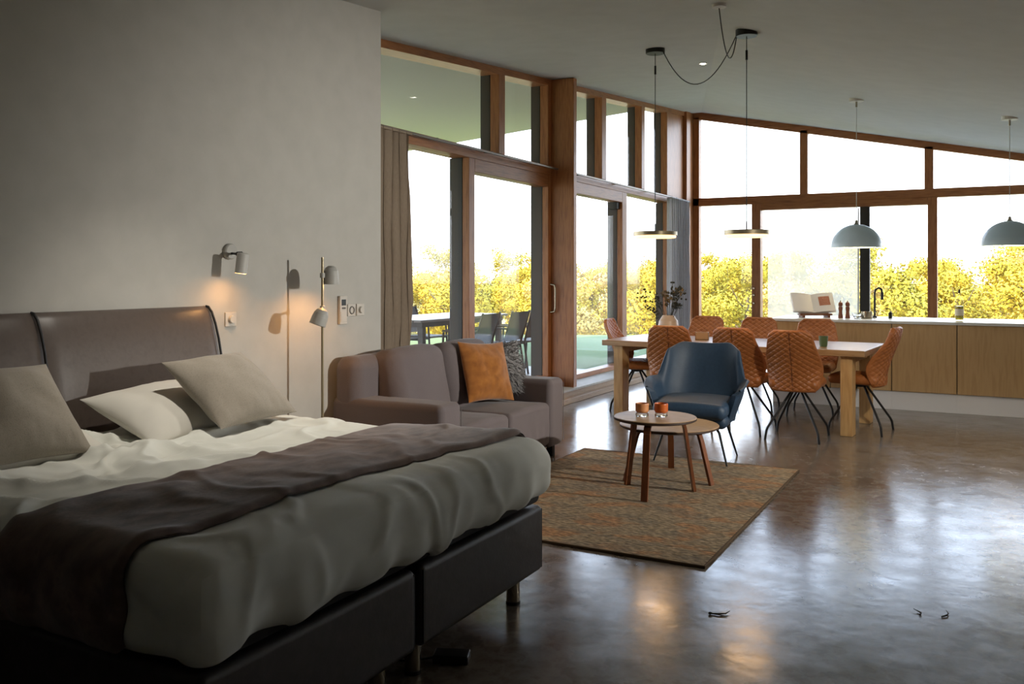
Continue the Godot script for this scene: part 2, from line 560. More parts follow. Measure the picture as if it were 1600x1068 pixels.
func shell() -> void:
	var mb := MB.new()
	slab(mb, [V(-4.62, -0.2, -3.7), V(3.8, -0.2, -3.7), V(3.8, -0.2, 14.66), V(-4.62, -0.2, 14.66)], [V(-4.62, 0, -3.7), V(3.8, 0, -3.7), V(3.8, 0, 14.66), V(-4.62, 0, 14.66)])
	solid("floor", mb, M.floor, "polished brown grey concrete floor with a mottled sheen", "floor")
	# the two ceiling planes
	mb = MB.new()
	var a := [Vector2(-4.62, -3.7), Vector2(1.49, -3.7), Vector2(-4.29, 14.66), Vector2(-4.62, 14.66)]
	var b := [Vector2(1.49, -3.7), Vector2(3.8, -3.7), Vector2(3.8, 14.66), Vector2(-4.29, 14.66)]
	for k in 2:
		var lo := []
		var hi := []
		for q in [a, b][k]:
			var y: float = ceil1(q.y) if k == 0 else ceil2(q.x, q.y)
			lo.append(V(q.x, y, q.y))
			hi.append(V(q.x, y + 0.3, q.y))
		slab(mb, lo, hi)
	solid("ceiling", mb, M.ceiling, "plain grey white ceiling folded along a diagonal crease", "ceiling")
	# bedroom wall, with the return to the glass wall
	mb = MB.new()
	slab(mb, [V(-4.62, 0, -3.6), V(WALL, 0, -3.6), V(WALL, 0, 5.07), V(-4.62, 0, 5.07)], [V(-4.62, ceil1(-3.6) + 0.02, -3.6), V(WALL, ceil1(-3.6) + 0.02, -3.6), V(WALL, ceil1(5.07) + 0.02, 5.07), V(-4.62, ceil1(5.07) + 0.02, 5.07)])
	solid("wall_left", mb, M.wall, "plain warm grey plaster wall behind the bed", "wall")
	mb = MB.new()
	slab(mb, [V(3.6, 0, -3.6), V(3.8, 0, -3.6), V(3.8, 0, 14.66), V(3.6, 0, 14.66)], [V(3.6, ceil2(3.6, -3.6) + 0.05, -3.6), V(3.8, ceil2(3.8, -3.6) + 0.05, -3.6), V(3.8, ceil2(3.8, 14.66) + 0.05, 14.66), V(3.6, ceil2(3.6, 14.66) + 0.05, 14.66)])
	solid("wall_right", mb, M.wall, "plain plaster wall opposite the bed", "wall")
	mb = bx(V(-4.62, 0, -3.7), V(3.8, 2.62, -3.5), 0.002)
	solid("wall_back", mb, M.wall, "plain plaster wall at the closed end of the room", "wall")
	# stepped wooden sill along the long glass wall
	var s := setting("trim_1", "low stepped wooden sill along the long glass wall", "sill")
	bar(s, "lower_step", -4.10, -4.02, 0.0, 0.06, 5.1, 14.4, M.sill)
	bar(s, "riser", -4.40, -4.10, 0.0, 0.115, 5.1, 14.4, M.sill)
	bar(s, "tread", -4.40, -4.08, 0.115, 0.14, 5.1, 14.4, M.pale_stone)

func sloped_bar(p: Node, called: String, x0: float, x1: float, d0: float, d1: float, thick: float, m: Material) -> void:
	var lo := []
	var hi := []
	for q in [Vector2(x0, d0), Vector2(x1, d0), Vector2(x1, d1), Vector2(x0, d1)]:
		var y := ceil_at(q.x, q.y)
		lo.append(V(q.x, y - thick, q.y))
		hi.append(V(q.x, y + 0.09, q.y))
	part(p, called, slab(MB.new(), lo, hi), m)

func pane_z(p: Node, d0: float, d1: float, y0: float, y1a: float, y1b: float, x := -4.52) -> void:
	var lo := [V(x, y0, d0), V(x + 0.02, y0, d0), V(x + 0.02, y0, d1), V(x, y0, d1)]
	var hi := [V(x, y1a, d0), V(x + 0.02, y1a, d0), V(x + 0.02, y1b, d1), V(x, y1b, d1)]
	part(p, "pane", slab(MB.new(), lo, hi), M.glass)

func pane_x(p: Node, x0: float, x1: float, y0: float, y1a: float, y1b: float, deep := 14.56) -> void:
	var lo := [V(x0, y0, deep), V(x1, y0, deep), V(x1, y0, deep + 0.02), V(x0, y0, deep + 0.02)]
	var hi := [V(x0, y1a, deep), V(x1, y1b, deep), V(x1, y1b, deep + 0.02), V(x0, y1a, deep + 0.02)]
	part(p, "pane", slab(MB.new(), lo, hi), M.glass)

# an upright of the long glass wall: timber inside, dark metal cap outside, painted shade on stiles
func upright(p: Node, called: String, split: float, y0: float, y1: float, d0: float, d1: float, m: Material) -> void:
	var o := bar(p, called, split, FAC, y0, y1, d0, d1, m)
	bar(o, "cap_and_shade", -4.62, split, y0, y1, d0 - 0.004, d1 + 0.004, M.frame_dark)  # real metal outside; on door stiles it reaches inward as painted shade

func long_glass_wall() -> void:
	var o := -4.60
	# top plate, transom and posts
	var t := setting("trim_2", "timber beam under the ceiling along the long glass wall", "beam")
	sloped_bar(t, "beam", o, FAC, 5.0, 14.4, 0.07, M.timber_z)
	t = setting("trim_3", "timber transom above the sliding doors of the long glass wall", "beam")
	bar(t, "transom", o, FAC, 2.535, 2.645, 5.0, 9.08, M.timber_z)
	bar(t, "transom", o, FAC, 2.535, 2.645, 9.17, 14.1, M.timber_z)
	t = setting("trim_4", "tall laminated timber post standing proud of the long glass wall", "post")
	bar(t, "post", o, -4.12, 0.0, ceil1(9.1) - 0.005, 9.08, 9.17, M.timber_v, 0.008)
	t = setting("trim_5", "laminated timber corner post where both glass walls meet", "post")
	bar(t, "post", -4.62, -4.36, 0.0, ceil1(14.1) + 0.03, 14.08, 14.28, M.timber_v, 0.008)
	bar(t, "corner_filler", -4.62, -4.385, 0.0, ceil1(14.3) + 0.03, 14.28, 14.66, M.timber_v)
	# clerestory lights
	var w := setting("window_1", "high clerestory windows left of the tall timber post", "window")
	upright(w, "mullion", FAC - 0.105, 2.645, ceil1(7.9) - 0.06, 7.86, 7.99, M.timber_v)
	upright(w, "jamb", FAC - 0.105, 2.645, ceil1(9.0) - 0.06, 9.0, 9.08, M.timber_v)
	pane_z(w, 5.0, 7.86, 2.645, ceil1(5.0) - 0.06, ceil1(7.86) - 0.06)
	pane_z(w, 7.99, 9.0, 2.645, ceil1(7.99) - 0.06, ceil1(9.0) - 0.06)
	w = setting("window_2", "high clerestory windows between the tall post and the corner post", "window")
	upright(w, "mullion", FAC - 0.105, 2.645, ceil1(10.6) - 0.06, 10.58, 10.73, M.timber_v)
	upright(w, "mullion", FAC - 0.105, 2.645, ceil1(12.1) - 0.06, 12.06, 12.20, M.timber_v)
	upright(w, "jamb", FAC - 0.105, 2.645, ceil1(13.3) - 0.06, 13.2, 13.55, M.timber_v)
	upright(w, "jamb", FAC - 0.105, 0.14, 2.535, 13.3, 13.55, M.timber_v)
	bar(w, "wall_filler", o, FAC - 0.02, 0.14, ceil1(13.6) - 0.04, 13.55, 14.08, M.timber_v)
	pane_z(w, 9.17, 10.58, 2.645, ceil1(9.17) - 0.06, ceil1(10.58) - 0.06)
	pane_z(w, 10.73, 12.06, 2.645, ceil1(10.73) - 0.06, ceil1(12.06) - 0.06)
	pane_z(w, 12.20, 13.2, 2.645, ceil1(12.20) - 0.06, ceil1(13.2) - 0.06)
	# fixed lights and sliding doors
	w = setting("window_3", "tall fixed pane beside the brown curtain", "window")
	pane_z(w, 5.05, 7.27, 0.14, 2.535, 2.535)
	bar(w, "bottom_rail", o, FAC, 0.14, 0.22, 5.05, 7.27, M.timber_z)
	var d := setting("door_1", "timber sliding glass door to the covered terrace", "door")
	upright(d, "stile", FAC - 0.075, 0.14, 2.535, 7.27, 7.38, M.timber_v)  # dark cap set deeper here, its colour stands for the shaded stile face
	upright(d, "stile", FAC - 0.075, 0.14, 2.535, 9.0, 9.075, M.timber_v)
	bar(d, "top_rail", -4.55, FAC, 2.405, 2.535, 7.38, 9.0, M.timber_z)
	bar(d, "bottom_rail", -4.55, FAC, 0.14, 0.26, 7.38, 9.0, M.timber_z)
	pane_z(d, 7.38, 9.0, 0.26, 2.405, 2.405, -4.49)
	part(d, "handle", tube(MB.new(), [V(-4.40, 0.98, 9.04), V(-4.34, 0.99, 9.04), V(-4.33, 1.03, 9.04), V(-4.33, 1.25, 9.04), V(-4.34, 1.29, 9.04), V(-4.40, 1.30, 9.04)], 0.011), M.chrome)
	d = setting("door_2", "timber sliding glass door between the tall post and the grey curtain", "door")
	upright(d, "stile", FAC - 0.075, 0.14, 2.535, 11.30, 11.47, M.timber_v)  # same deeper cap, shade of the stile side put into its colour
	bar(d, "top_rail", -4.55, FAC, 2.395, 2.535, 9.17, 11.30, M.timber_z)
	bar(d, "bottom_rail", -4.55, FAC, 0.14, 0.20, 9.17, 11.30, M.timber_z)
	bar(d, "corner_block", -4.56, -4.44, 2.30, 2.395, 11.20, 11.30, M.frame_dark)
	pane_z(d, 9.17, 11.30, 0.20, 2.395, 2.395, -4.49)
	w = setting("window_4", "tall fixed pane beside the grey curtain", "window")
	pane_z(w, 11.47, 13.3, 0.14, 2.535, 2.535)
	bar(w, "bottom_rail", o, FAC, 0.14, 0.20, 11.47, 13.3, M.timber_z)
	# curtain tracks
	for k in 2:
		var d0: float = [5.1, 9.2][k]
		var d1: float = [9.04, 14.0][k]
		var c := thing("curtain_track", ["slim metal curtain track above the terrace door", "slim metal curtain track from the tall post to the corner"][k], "curtain track", V(-4.40, 2.60, d0), 0, "curtain tracks")
		part(c, "rail", rbox(MB.new(), V(0.10, 0, (d1 - d0) * 0.5), Vector3(0.025, 0.02, d1 - d0), 0.003), M.rail_metal)
		for q in 4:
			part(c, "bracket", rbox(MB.new(), V(0.048, 0.014, (d1 - d0) * (q + 0.5) / 4), Vector3(0.10, 0.012, 0.02), 0.002), M.rail_metal)
	curtain("brown pleated curtain drawn back beside the bedroom wall", V(-4.26, 0.15, 5.15), 0.95, 2.44, M.curtain_brown, 9)
	curtain("grey pleated curtain gathered in the glass corner", V(-4.26, 0.15, 12.95), 0.95, 2.44, M.curtain_grey, 9)

func curtain(label: String, at: Vector3, length: float, height: float, m: Material, folds: int) -> void:
	var mb := MB.new()
	var nz := FastNoiseLite.new()
	nz.seed = int(at.z * 10)
	nz.frequency = 1.2
	var nu := folds * 18
	for side in [1.0]:
		var P := []
		for i in nu + 1:
			var row := []
			var u := float(i) / nu
			for j in 15:
				var w := j / 14.0
				var amp := lerpf(0.020, 0.034, 1.0 - w)
				var ph := TAU * folds * u + nz.get_noise_2d(u * 3.0, w * 1.2) * 1.6
				row.append(Vector3(sin(ph) * amp - 0.075 * pow(0.5 + 0.5 * cos(ph + 2.4), 4.0), w * height, -(u * length + sin(ph * 2.0) * 0.012 + nz.get_noise_2d(u * 2.0 + 9.0, w) * 0.03 * (1.0 - w))))
			P.append(row)
		sheet(mb, P, Vector3(side, 0, 0))
	var c := thing("curtain", label, "curtain", at, 0, "floor length curtains")
	part(c, "cloth", mb, m)
	part(c, "heading_tape", rbox(MB.new(), Vector3(0, height - 0.01, -length * 0.5), Vector3(0.03, 0.02, length), 0.004), m)

func far_glass_wall() -> void:
	var d0 := BACK
	var d1 := BACK + 0.15
	var t := setting("trim_6", "sloping timber beam under the ceiling along the far glass wall", "beam")
	sloped_bar(t, "beam", -4.4, 3.6, d0, d1, 0.09, M.timber_x)
	t = setting("trim_7", "timber transom across the far glass wall", "beam")
	bar(t, "transom", -4.4, 3.6, 2.56, 2.69, d0, d1, M.timber_x)
	var w := setting("window_5", "three sloping high windows of the far glass wall", "window")
	var xs := [-4.28, -2.59, -0.795, 1.0, 2.8]
	bar(w, "jamb", -4.4, -4.28, 0.0, ceil_at(-4.3, 14.5) - 0.07, d0, d1, M.timber_v)
	for x in [-2.59, -0.795, 1.0, 2.8]:
		bar(w, "mullion", x - 0.06, x + 0.06, 2.69, ceil_at(x, 14.5) - 0.07, d0, d1, M.timber_v)
	for k in 4:
		var a: float = xs[k] + (0.0 if k == 0 else 0.06)
		var b: float = xs[k + 1] - 0.06
		pane_x(w, a, b, 2.69, ceil_at(a, 14.56) - 0.08, ceil_at(b, 14.56) - 0.08)
	w = setting("window_6", "fixed pane beside the corner post in the far glass wall", "window")
	pane_x(w, -4.28, -3.40, 0.06, 2.56, 2.56)
	bar(w, "bottom_rail", -4.4, -3.40, 0.0, 0.06, d0, d1, M.timber_x)
	var d := setting("door_3", "wide timber sliding glass door behind the kitchen counter", "door")
	bar(d, "stile", -3.40, -3.26, 0.0, 2.56, d0 - 0.03, d1, M.timber_v)
	bar(d, "stile", -0.81, -0.68, 0.0, 2.56, d0 - 0.03, d1, M.timber_v)
	bar(d, "top_rail", -3.26, -0.81, 2.455, 2.56, d0 - 0.03, d1, M.timber_x)
	bar(d, "meeting_stile", -1.76, -1.62, 0.0, 2.455, d0 + 0.04, d1, M.frame_dark)
	bar(d, "bottom_rail", -3.26, -0.81, 0.0, 0.06, d0, d1, M.timber_x)
	pane_x(d, -3.26, -1.76, 0.06, 2.455, 2.455)
	pane_x(d, -1.62, -0.81, 0.06, 2.455, 2.455)
	var screen := mat(Color(0.93, 0.91, 0.86, 0.36), 0.9, {"back": Color(0.9, 0.87, 0.8)})  # translucent pale sheet, added to give the whitish haze over the glass
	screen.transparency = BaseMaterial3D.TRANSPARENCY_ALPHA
	var sc := thing("haze_sheet", "pale see through sheet added for the whitish haze over the sliding door glass", "screen", V(-2.5, 0.06, 14.70))
	part(sc, "haze_film", rbox(MB.new(), Vector3(0.0, 1.2, 0), Vector3(1.38, 2.38, 0.004), 0.001), screen)
	part(sc, "added_edge_strip", rbox(MB.new(), Vector3(0.70, 1.2, 0), Vector3(0.02, 2.38, 0.02), 0.003), M.white_plastic)
	for y in [0.95, 1.08, 1.19]:
		part(d, "lock_plate", lathe(MB.new(), [[0.0, 0.0], [0.022, 0.0], [0.022, 0.012], [0.014, 0.03], [0.0, 0.03]], 14, Transform3D(Basis(Vector3.RIGHT, PI / 2), V(-3.36, y, d0 - 0.03))), M.chrome)
	w = setting("window_7", "fixed panes behind the far end of the kitchen counter", "window")
	bar(w, "mullion", 1.4, 1.52, 0.0, 2.56, d0, d1, M.timber_v)
	bar(w, "bottom_rail", -0.68, 3.6, 0.0, 0.06, d0, d1, M.timber_x)
	pane_x(w, -0.68, 1.4, 0.06, 2.56, 2.56)
	pane_x(w, 1.52, 3.6, 0.06, 2.56, 2.56)

func outside() -> void:
	# roof carried out over the terrace
	var mb := MB.new()
	var lo := []
	var hi := []
	for q in [Vector2(-4.62, -3.7), Vector2(-4.62, 13.1), Vector2(-13.0, 17.95), Vector2(-13.0, -3.7)]:
		lo.append(V(q.x, ceil1(q.y), q.y))
		hi.append(V(q.x, ceil1(q.y) + 0.3, q.y))
	slab(mb, lo, hi)
	solid("roof_overhang", mb, M.soffit, "grey soffit of the roof over the terrace", "roof")
	mb = MB.new()
	rbox(mb, V(-8.62, 0.03, 5.0), Vector3(8.0, 0.2, 12.0), 0.004)
	solid("terrace", mb, M.deck, "pale stone terrace outside the long glass wall", "terrace")
	mb = MB.new()
	rbox(mb, V(-0.4, -0.06, 16.2), Vector3(8.6, 0.2, 3.0), 0.004)
	solid("far_terrace", mb, M.deck, "pale stone terrace outside the far glass wall", "terrace")
	# ground: lawn, then a field that falls away to the wood
	var nz := FastNoiseLite.new()
	nz.seed = 5
	nz.frequency = 0.03
	for k in 2:
		mb = MB.new()
		var P := []
		var rs: Array = [[0.0, 4.0, 8.0, 11.0, 14.0, 17.0, 19.0, 21.0, 23.0], [23.0, 26.0, 30.0, 36.0, 44.0, 54.0, 66.0, 85.0, 110.0, 150.0, 220.0, 400.0]][k]
		for r in rs:
			var row := []
			for j in 73:
				var an := TAU * j / 72.0
				var y := -0.06
				if r > 20.0:
					y = -0.06 - 7.5 * smoothstep(20.0, 66.0, r) + 5.0 * smoothstep(90.0, 400.0, r) + nz.get_noise_2d(r * cos(an), r * sin(an)) * 0.6 * smoothstep(20.0, 40.0, r)
				row.append(Vector3(r * cos(an), y, r * sin(an)))
			P.append(row)
		sheet(mb, P, Vector3.UP)
		if k == 0:
			solid("lawn", mb, M.lawn, "mown green lawn beyond the terrace", "lawn")
		else:
			solid("field", mb, M.field, "pale yellow meadow falling away to the wood", "field")

func tree_mesh(kind: int, seedn: int) -> Array:
	var rng := RandomNumberGenerator.new()
	rng.seed = seedn
	var crown := MB.new()
	var trunk := MB.new()
	var H := 11.0
	tube(trunk, [Vector3(0, -1.0, 0), Vector3(0.1, 3.0, 0), Vector3(-0.1, 7.0, 0.1)], [0.32, 0.25, 0.12], 7)
	for k in 7:
		var an := TAU * k / 7.0 + rng.randf()
		var y0 := rng.randf_range(2.5, 6.0)
		var reach := rng.randf_range(1.5, 3.2)
		tube(trunk, [Vector3(0, y0, 0), Vector3(cos(an) * reach * 0.5, y0 + 1.0, sin(an) * reach * 0.5), Vector3(cos(an) * reach, y0 + 2.4, sin(an) * reach)], [0.12, 0.08, 0.03], 5)
	# crown: tufts of leaves on several lobes
	var lobes := []
	for k in 20:
		var an := rng.randf() * TAU
		var hh := rng.randf_range(-0.1, 1.0)
		var rad := 3.2 * sqrt(maxf(0.1, 1.0 - pow(absf(hh - 0.4) / 0.68, 2.0))) * rng.randf_range(0.3, 1.0)
		lobes.append([Vector3(cos(an) * rad, 2.0 + hh * 8.0, sin(an) * rad), rng.randf_range(1.0, 1.7)])
	lobes.append([Vector3(0, 5.5, 0), 2.6])
	var count: int = [9000, 6000, 8500][kind]
	for k in count:
		var lb: Array = lobes[rng.randi() % lobes.size()]
		var dir := Vector3(rng.randfn(), rng.randfn() * 0.8, rng.randfn()).normalized()
		var p: Vector3 = lb[0] + dir * lb[1] * pow(rng.randf(), 0.35)
		var s := rng.randf_range(0.07, 0.18)
		var ax := Vector3(rng.randfn(), rng.randfn(), rng.randfn()).normalized()
		var ay := ax.cross(dir + Vector3(0.01, 0.02, 0.03)).normalized()
		var nn := (dir + Vector3(0, 0.3, 0)).normalized()
		crown.quad(p - ax * s, p - ay * s * 0.7, p + ax * s, p + ay * s * 0.7, nn, nn, nn, nn)
	return [crown.mesh(), trunk.mesh(), H]

func trees() -> void:
	var protos := []
	for k in 6:
		protos.append(tree_mesh(k % 3, 100 + k))
	var labels := ["golden yellow leafy tree in the wood beyond the meadow", "pale buff thinly leaved tree in the wood beyond the meadow", "yellow green bushy tree in the wood beyond the meadow"]
	var rng := RandomNumberGenerator.new()
	rng.seed = 77
	var rows := [[78.0, 9.6], [90.0, 9.6], [102.0, 9.6], [115.0, 10.0], [129.0, 10.5], [144.0, 11.0]]
	for row in rows:
		var step: float = rad_to_deg(row[1] / row[0])
		var az := -14.0 + fmod(row[0] * 0.37, 5.0)
		while az < 60.0:
			var r: float = row[0] + rng.randf_range(-1.2, 1.2)
			var a := deg_to_rad(az + rng.randf_range(-0.05, 0.05) * step)
			var k: int = [0, 1, 2, 3, 4, 5, 0, 3][rng.randi() % 8]
			var p: Array = protos[k]
			var y: float = -0.06 - 7.5 * smoothstep(20.0, 66.0, r) + 5.0 * smoothstep(90.0, 400.0, r) - 0.3
			var o := thing("broadleaf_tree", labels[k % 3], "tree", Vector3(-sin(a) * r, y, -cos(a) * r), rng.randf() * TAU, ["golden trees of the wood", "buff trees of the wood", "yellow green trees of the wood"][k % 3])
			var s := rng.randf_range(0.84, 1.10) * (0.98 + (r - 78.0) * 0.0040)
			o.scale = Vector3(s * 1.1, s, s * 1.1)
			piece(o, "foliage", p[0], [M.leafA, M.leafB, M.leafC][k % 3])
			piece(o, "trunk", p[1], M.bark)
			az += step

# ---------------------------------------------------------------- bed
const DUV_C := Vector3(-2.64, 0.565, -2.475)
const DUV_S := Vector3(1.98, 0.26, 1.96)
var dn := FastNoiseLite.new()
var dr := FastNoiseLite.new()
func duvet_disp(p: Vector3, n: Vector3) -> float:
	var head := smoothstep(-2.2, -3.0, p.x)
	var far := smoothstep(-2.5, -3.1, p.z)
	var top := smoothstep(0.2, 0.9, n.y)
	var warp := Vector3(dn.get_noise_3d(p.x * 0.7, p.z * 0.7, 2.0), 0, dn.get_noise_3d(p.z * 0.7, p.x * 0.7, 7.0)) * 0.25
	var q := p + warp
	var a1 := dr.get_noise_3d(q.x * 0.55 + q.z * 0.8, q.y, q.z * 1.1 - q.x * 0.5)
	var a2 := dr.get_noise_3d(q.x * 1.7 + 5.0, q.y * 1.3, q.z * 0.9 + q.x * 0.6)
	var a3 := dr.get_noise_3d(q.x * 1.2 - q.z * 1.5 + 11.0, q.y, q.z * 1.4)
	var fold := exp(-a1 * a1 / 0.02)
	var r2 := exp(-a2 * a2 / 0.016) + 0.8 * exp(-a3 * a3 / 0.014)
	var big := dn.get_noise_3d(p.x * 0.5, 0.0, p.z * 0.5)
	var d := top * (big * (0.02 + 0.06 * head * (1.0 - far)) + fold * (0.008 + 0.024 * head * (1.0 - 0.6 * far)) + r2 * (0.002 + 0.017 * head * (1.0 - 0.75 * far)))
	var side := 1.0 - top
	d += side * (0.010 * dn.get_noise_3d(p.x * 1.0, 0.0, p.z * 1.4) + 0.010 * fold + 0.008 * sin(p.z * 23.0 + 6.0 * dn.get_noise_3d(p.z, p.y, 0.0)) * smoothstep(0.70, 0.45, p.y) + 0.010 * sin(p.x * 21.0 + 5.0 * dn.get_noise_3d(p.x, p.y, 3.0)) * absf(n.z))
	return d

func bed() -> void:
	dn.seed = 11
	dn.frequency = 1.6
	dn.fractal_octaves = 3
	dr.seed = 23
	dr.frequency = 1.5
	dr.fractal_octaves = 2
	var b := thing("double_bed", "double box spring bed with dark leather bases and tall padded headboard", "bed", V(-2.7, 0, 2.47))
	var off := -b.position
	var span := [[1.53, 2.455], [2.485, 3.41]]
	for k in 2:
		var a: Array = span[k]
		var base := part(b, "base", rbox(MB.new(), off + V(-2.665, 0.275, (a[0] + a[1]) * 0.5), Vector3(1.95, 0.28, a[1] - a[0]), 0.025, 3), M.black_leather)
		for s in [-1.0, 1.0]:
			part(base, "edge_piping", tube(MB.new(), [off + V(-1.695, 0.15, (a[0] + a[1]) * 0.5 + s * ((a[1] - a[0]) * 0.5 - 0.014)), off + V(-1.695, 0.40, (a[0] + a[1]) * 0.5 + s * ((a[1] - a[0]) * 0.5 - 0.014))], 0.005, 6), M.piping)
		for x in [-3.5, -1.79]:
			for z in [a[0] + 0.09, a[1] - 0.09]:
				var leg := part(b, "leg", lathe(MB.new(), [[0.0, 0.012], [0.029, 0.012], [0.029, 0.14], [0.0, 0.14]], 20, Transform3D(Basis(), off + V(x, 0, z))), M.chrome)
				part(leg, "foot", lathe(MB.new(), [[0.0, 0.0], [0.031, 0.0], [0.031, 0.014], [0.0, 0.014]], 20, Transform3D(Basis(), off + V(x, 0, z))), M.black_metal)
	part(b, "mattress", rbox(MB.new(), off + V(-2.665, 0.49, 2.47), Vector3(1.94, 0.13, 1.86), 0.03, 2), M.mattress)
	# headboard panels, rolled back at the top
	var prof := [Vector2(-3.63, 0.12), Vector2(-3.635, 0.55), Vector2(-3.645, 0.78), Vector2(-3.662, 0.93), Vector2(-3.69, 1.06), Vector2(-3.715, 1.14), Vector2(-3.742, 1.20), Vector2(-3.768, 1.228), Vector2(-3.788, 1.232), Vector2(-3.797, 1.22)]
	var hs := [[1.40, 2.468], [2.472, 3.475]]
	for k in 2:
		var mb := MB.new()
		var P := []
		var n := 24
		for i in n + 1:
			var u := float(i) / n
			var row := []
			var e := 1.0 - pow(absf(2.0 * u - 1.0), 14.0)
			for q in prof:
				var deep := lerpf(hs[k][0], hs[k][1], u)
				row.append(off + V(maxf(q.x - (1.0 - e) * 0.02, -3.797), q.y, deep))
			P.append(row)
		sheet(mb, P, Vector3(1, 0.3, 0))
		for e in [0, n]:
			for i in prof.size() - 1:
				var d: float = hs[k][0 if e == 0 else 1]
				mb.flat(P[e][i], P[e][i + 1], off + V(-3.797, prof[i + 1].y, d), off + V(-3.797, prof[i].y, d), Vector3(0, 0, 1.0 if e == 0 else -1.0))
		mb.flat(off + V(-3.797, 0.12, hs[k][0]), off + V(-3.797, 1.22, hs[k][0]), off + V(-3.797, 1.22, hs[k][1]), off + V(-3.797, 0.12, hs[k][1]), Vector3(-1, 0, 0))
		var panel := part(b, "headboard", mb, M.headboard)
		for e in [1]:
			var pts := []
			for q in prof:
				pts.append(off + V(maxf(q.x - 0.003, -3.786), q.y, hs[k][e] + (0.004 if e == 0 else -0.004)))
			part(panel, "piping", tube(MB.new(), pts, 0.007, 6), M.piping)
	# duvet
	var mb2 := soft(MB.new(), DUV_C, DUV_S, 0.095, 84, 8, duvet_disp, Transform3D.IDENTITY, 2)
	single("duvet", mb2, M.linen, "rumpled off white duvet spread over the double bed", "duvet")
	# throw laid across the foot
	var hh := DUV_S * 0.5
	var mb3 := MB.new()
	for layer in [0.027, 0.013]:
		var P := []
		for i in 61:
			var row := []
			var u := i / 60.0
			for j in 250:
				var s := j / 249.0 * 2.56
				var z: float
				var y := hh.y
				var edge := dn.get_noise_2d(s * 0.8, u * 0.3 + 4.0) * 0.035
				var x := lerpf(-2.46, -1.80 - 0.11 * smoothstep(0.3, 1.2, s), u) + edge - DUV_C.x
				var start := 0.28
				if s < start:
					z = -hh.z
					y = hh.y - (start - s)
				elif s < start + DUV_S.z:
					z = -hh.z + (s - start)
				else:
					z = hh.z
					y = hh.y - (s - start - DUV_S.z)
				y = maxf(y, -hh.y + 0.02)
				var q := round_point(Vector3(x, y, z), hh, 0.095)
				var p: Vector3 = DUV_C + q[0]
				var rim := 0.35 + 0.65 * smoothstep(0.0, 0.02, minf(u, 1.0 - u))
				var wav := dr.get_noise_3d(p.x * 1.4, p.y * 2.0, p.z * 0.8) * 0.012 + dn.get_noise_3d(p.x * 4.0, p.y * 4.0, p.z * 2.2) * 0.004
				row.append(p + q[1] * (duvet_disp(p, q[1]) + layer * rim + maxf(-0.003, wav) * (1.0 if layer > 0.02 else 0.9)))
			P.append(row)
		sheet(mb3, relax(P, 3), Vector3(0, 1, 0))
	single("throw_blanket", mb3, M.throw, "dark taupe plush throw laid across the foot of the bed", "blanket")
	# pillows and cushions
	single("pillow", pillow(0.70, 0.48, 0.20, 3, 28, 0.006), M.pillow_white, "white pillow propped on the headboard behind the right grey cushion", "pillow", V(-3.38, 0.765, 2.92), Vector3(-1.2, PI / 2, 0.06), "white bed pillows")
	single("pillow", pillow(0.70, 0.48, 0.20, 4, 28, 0.006), M.pillow_white, "white pillow propped on the headboard behind the left grey cushion", "pillow", V(-3.38, 0.765, 2.05), Vector3(-1.2, PI / 2, 0.02), "white bed pillows")
	for k in 2:
		single("cushion", pillow(0.50, 0.46, 0.19, 8 + k, 30, 0.009), M.cushion_grey, ["square grey woven cushion leaning on the white pillow near the wall lamp", "square grey woven cushion on the bed half below the headboard seam"][k], "cushion", [V(-3.17, 0.865, 3.06), V(-3.30, 0.87, 2.06)][k], [Vector3(-0.92, PI / 2, 0.03), Vector3(-0.76, PI / 2 + 0.02, -0.03)][k], "grey cushions on the bed")

func socket_plate(called: String, label: String, at: Vector3, kind: int) -> Node3D:
	var p := thing(called, label, "socket" if kind < 2 else "switch", at, 0)
	part(p, "plate", rbox(MB.new(), Vector3(0.005, 0, 0), Vector3(0.010, 0.082, 0.082), 0.004, 2), M.white_plastic)
	if kind == 1:
		part(p, "socket_well", lathe(MB.new(), [[0.0, 0.003], [0.020, 0.003], [0.020, 0.014], [0.026, 0.014], [0.028, 0.010], [0.028, 0.004]], 20, Transform3D(Basis(Vector3.BACK, -PI / 2), Vector3(0.0, 0, 0))), M.grey_plastic)
	else:
		part(p, "dial", lathe(MB.new(), [[0.0, 0.026], [0.020, 0.026], [0.022, 0.022], [0.024, 0.010]], 20, Transform3D(Basis(Vector3.BACK, -PI / 2), Vector3.ZERO)), M.white_plastic)
	return p

func omni(parent: Node, at: Vector3, c: Color, e: float, size := 0.02) -> void:
	var l := OmniLight3D.new()
	l.name = "lamp_light"
	parent.add_child(l, true)
	l.position = at
	l.light_color = c
	l.light_energy = e
	l.light_size = size
	l.omni_range = 20.0
	l.omni_attenuation = 2.0
	l.shadow_enabled = true

func spot_head(parent: Node, called: String, at: Vector3, rot: Vector3, energy: float, long: float, cyl := false) -> void:
	var lit := energy > 0.0
	var prof := [[0.0, long], [0.018, long - 0.002], [0.034, long - 0.014], [0.044, long - 0.034], [0.048, long - 0.06], [0.050, 0.0], [0.047, 0.0], [0.045, long - 0.062], [0.040, long - 0.036], [0.0, long - 0.008]]
	if cyl:
		prof = [[0.0, long], [0.026, long], [0.032, long - 0.006], [0.033, 0.0], [0.030, 0.0], [0.030, long - 0.010], [0.0, long - 0.012]]
	var h := part(parent, called, lathe(MB.new(), prof, 28), M.lamp_grey, at, rot)
	var bulb := part(h, "bulb", lathe(MB.new(), [[0.0, 0.012], [0.016, 0.016], [0.022, 0.028], [0.018, 0.042], [0.012, 0.055], [0.0, 0.058]], 16), M.warm_glow if lit else M.lamp_inside)
	if lit:
		omni(bulb, Vector3(0, 0.024, 0), Color(1.0, 0.72, 0.42), energy, 0.015)

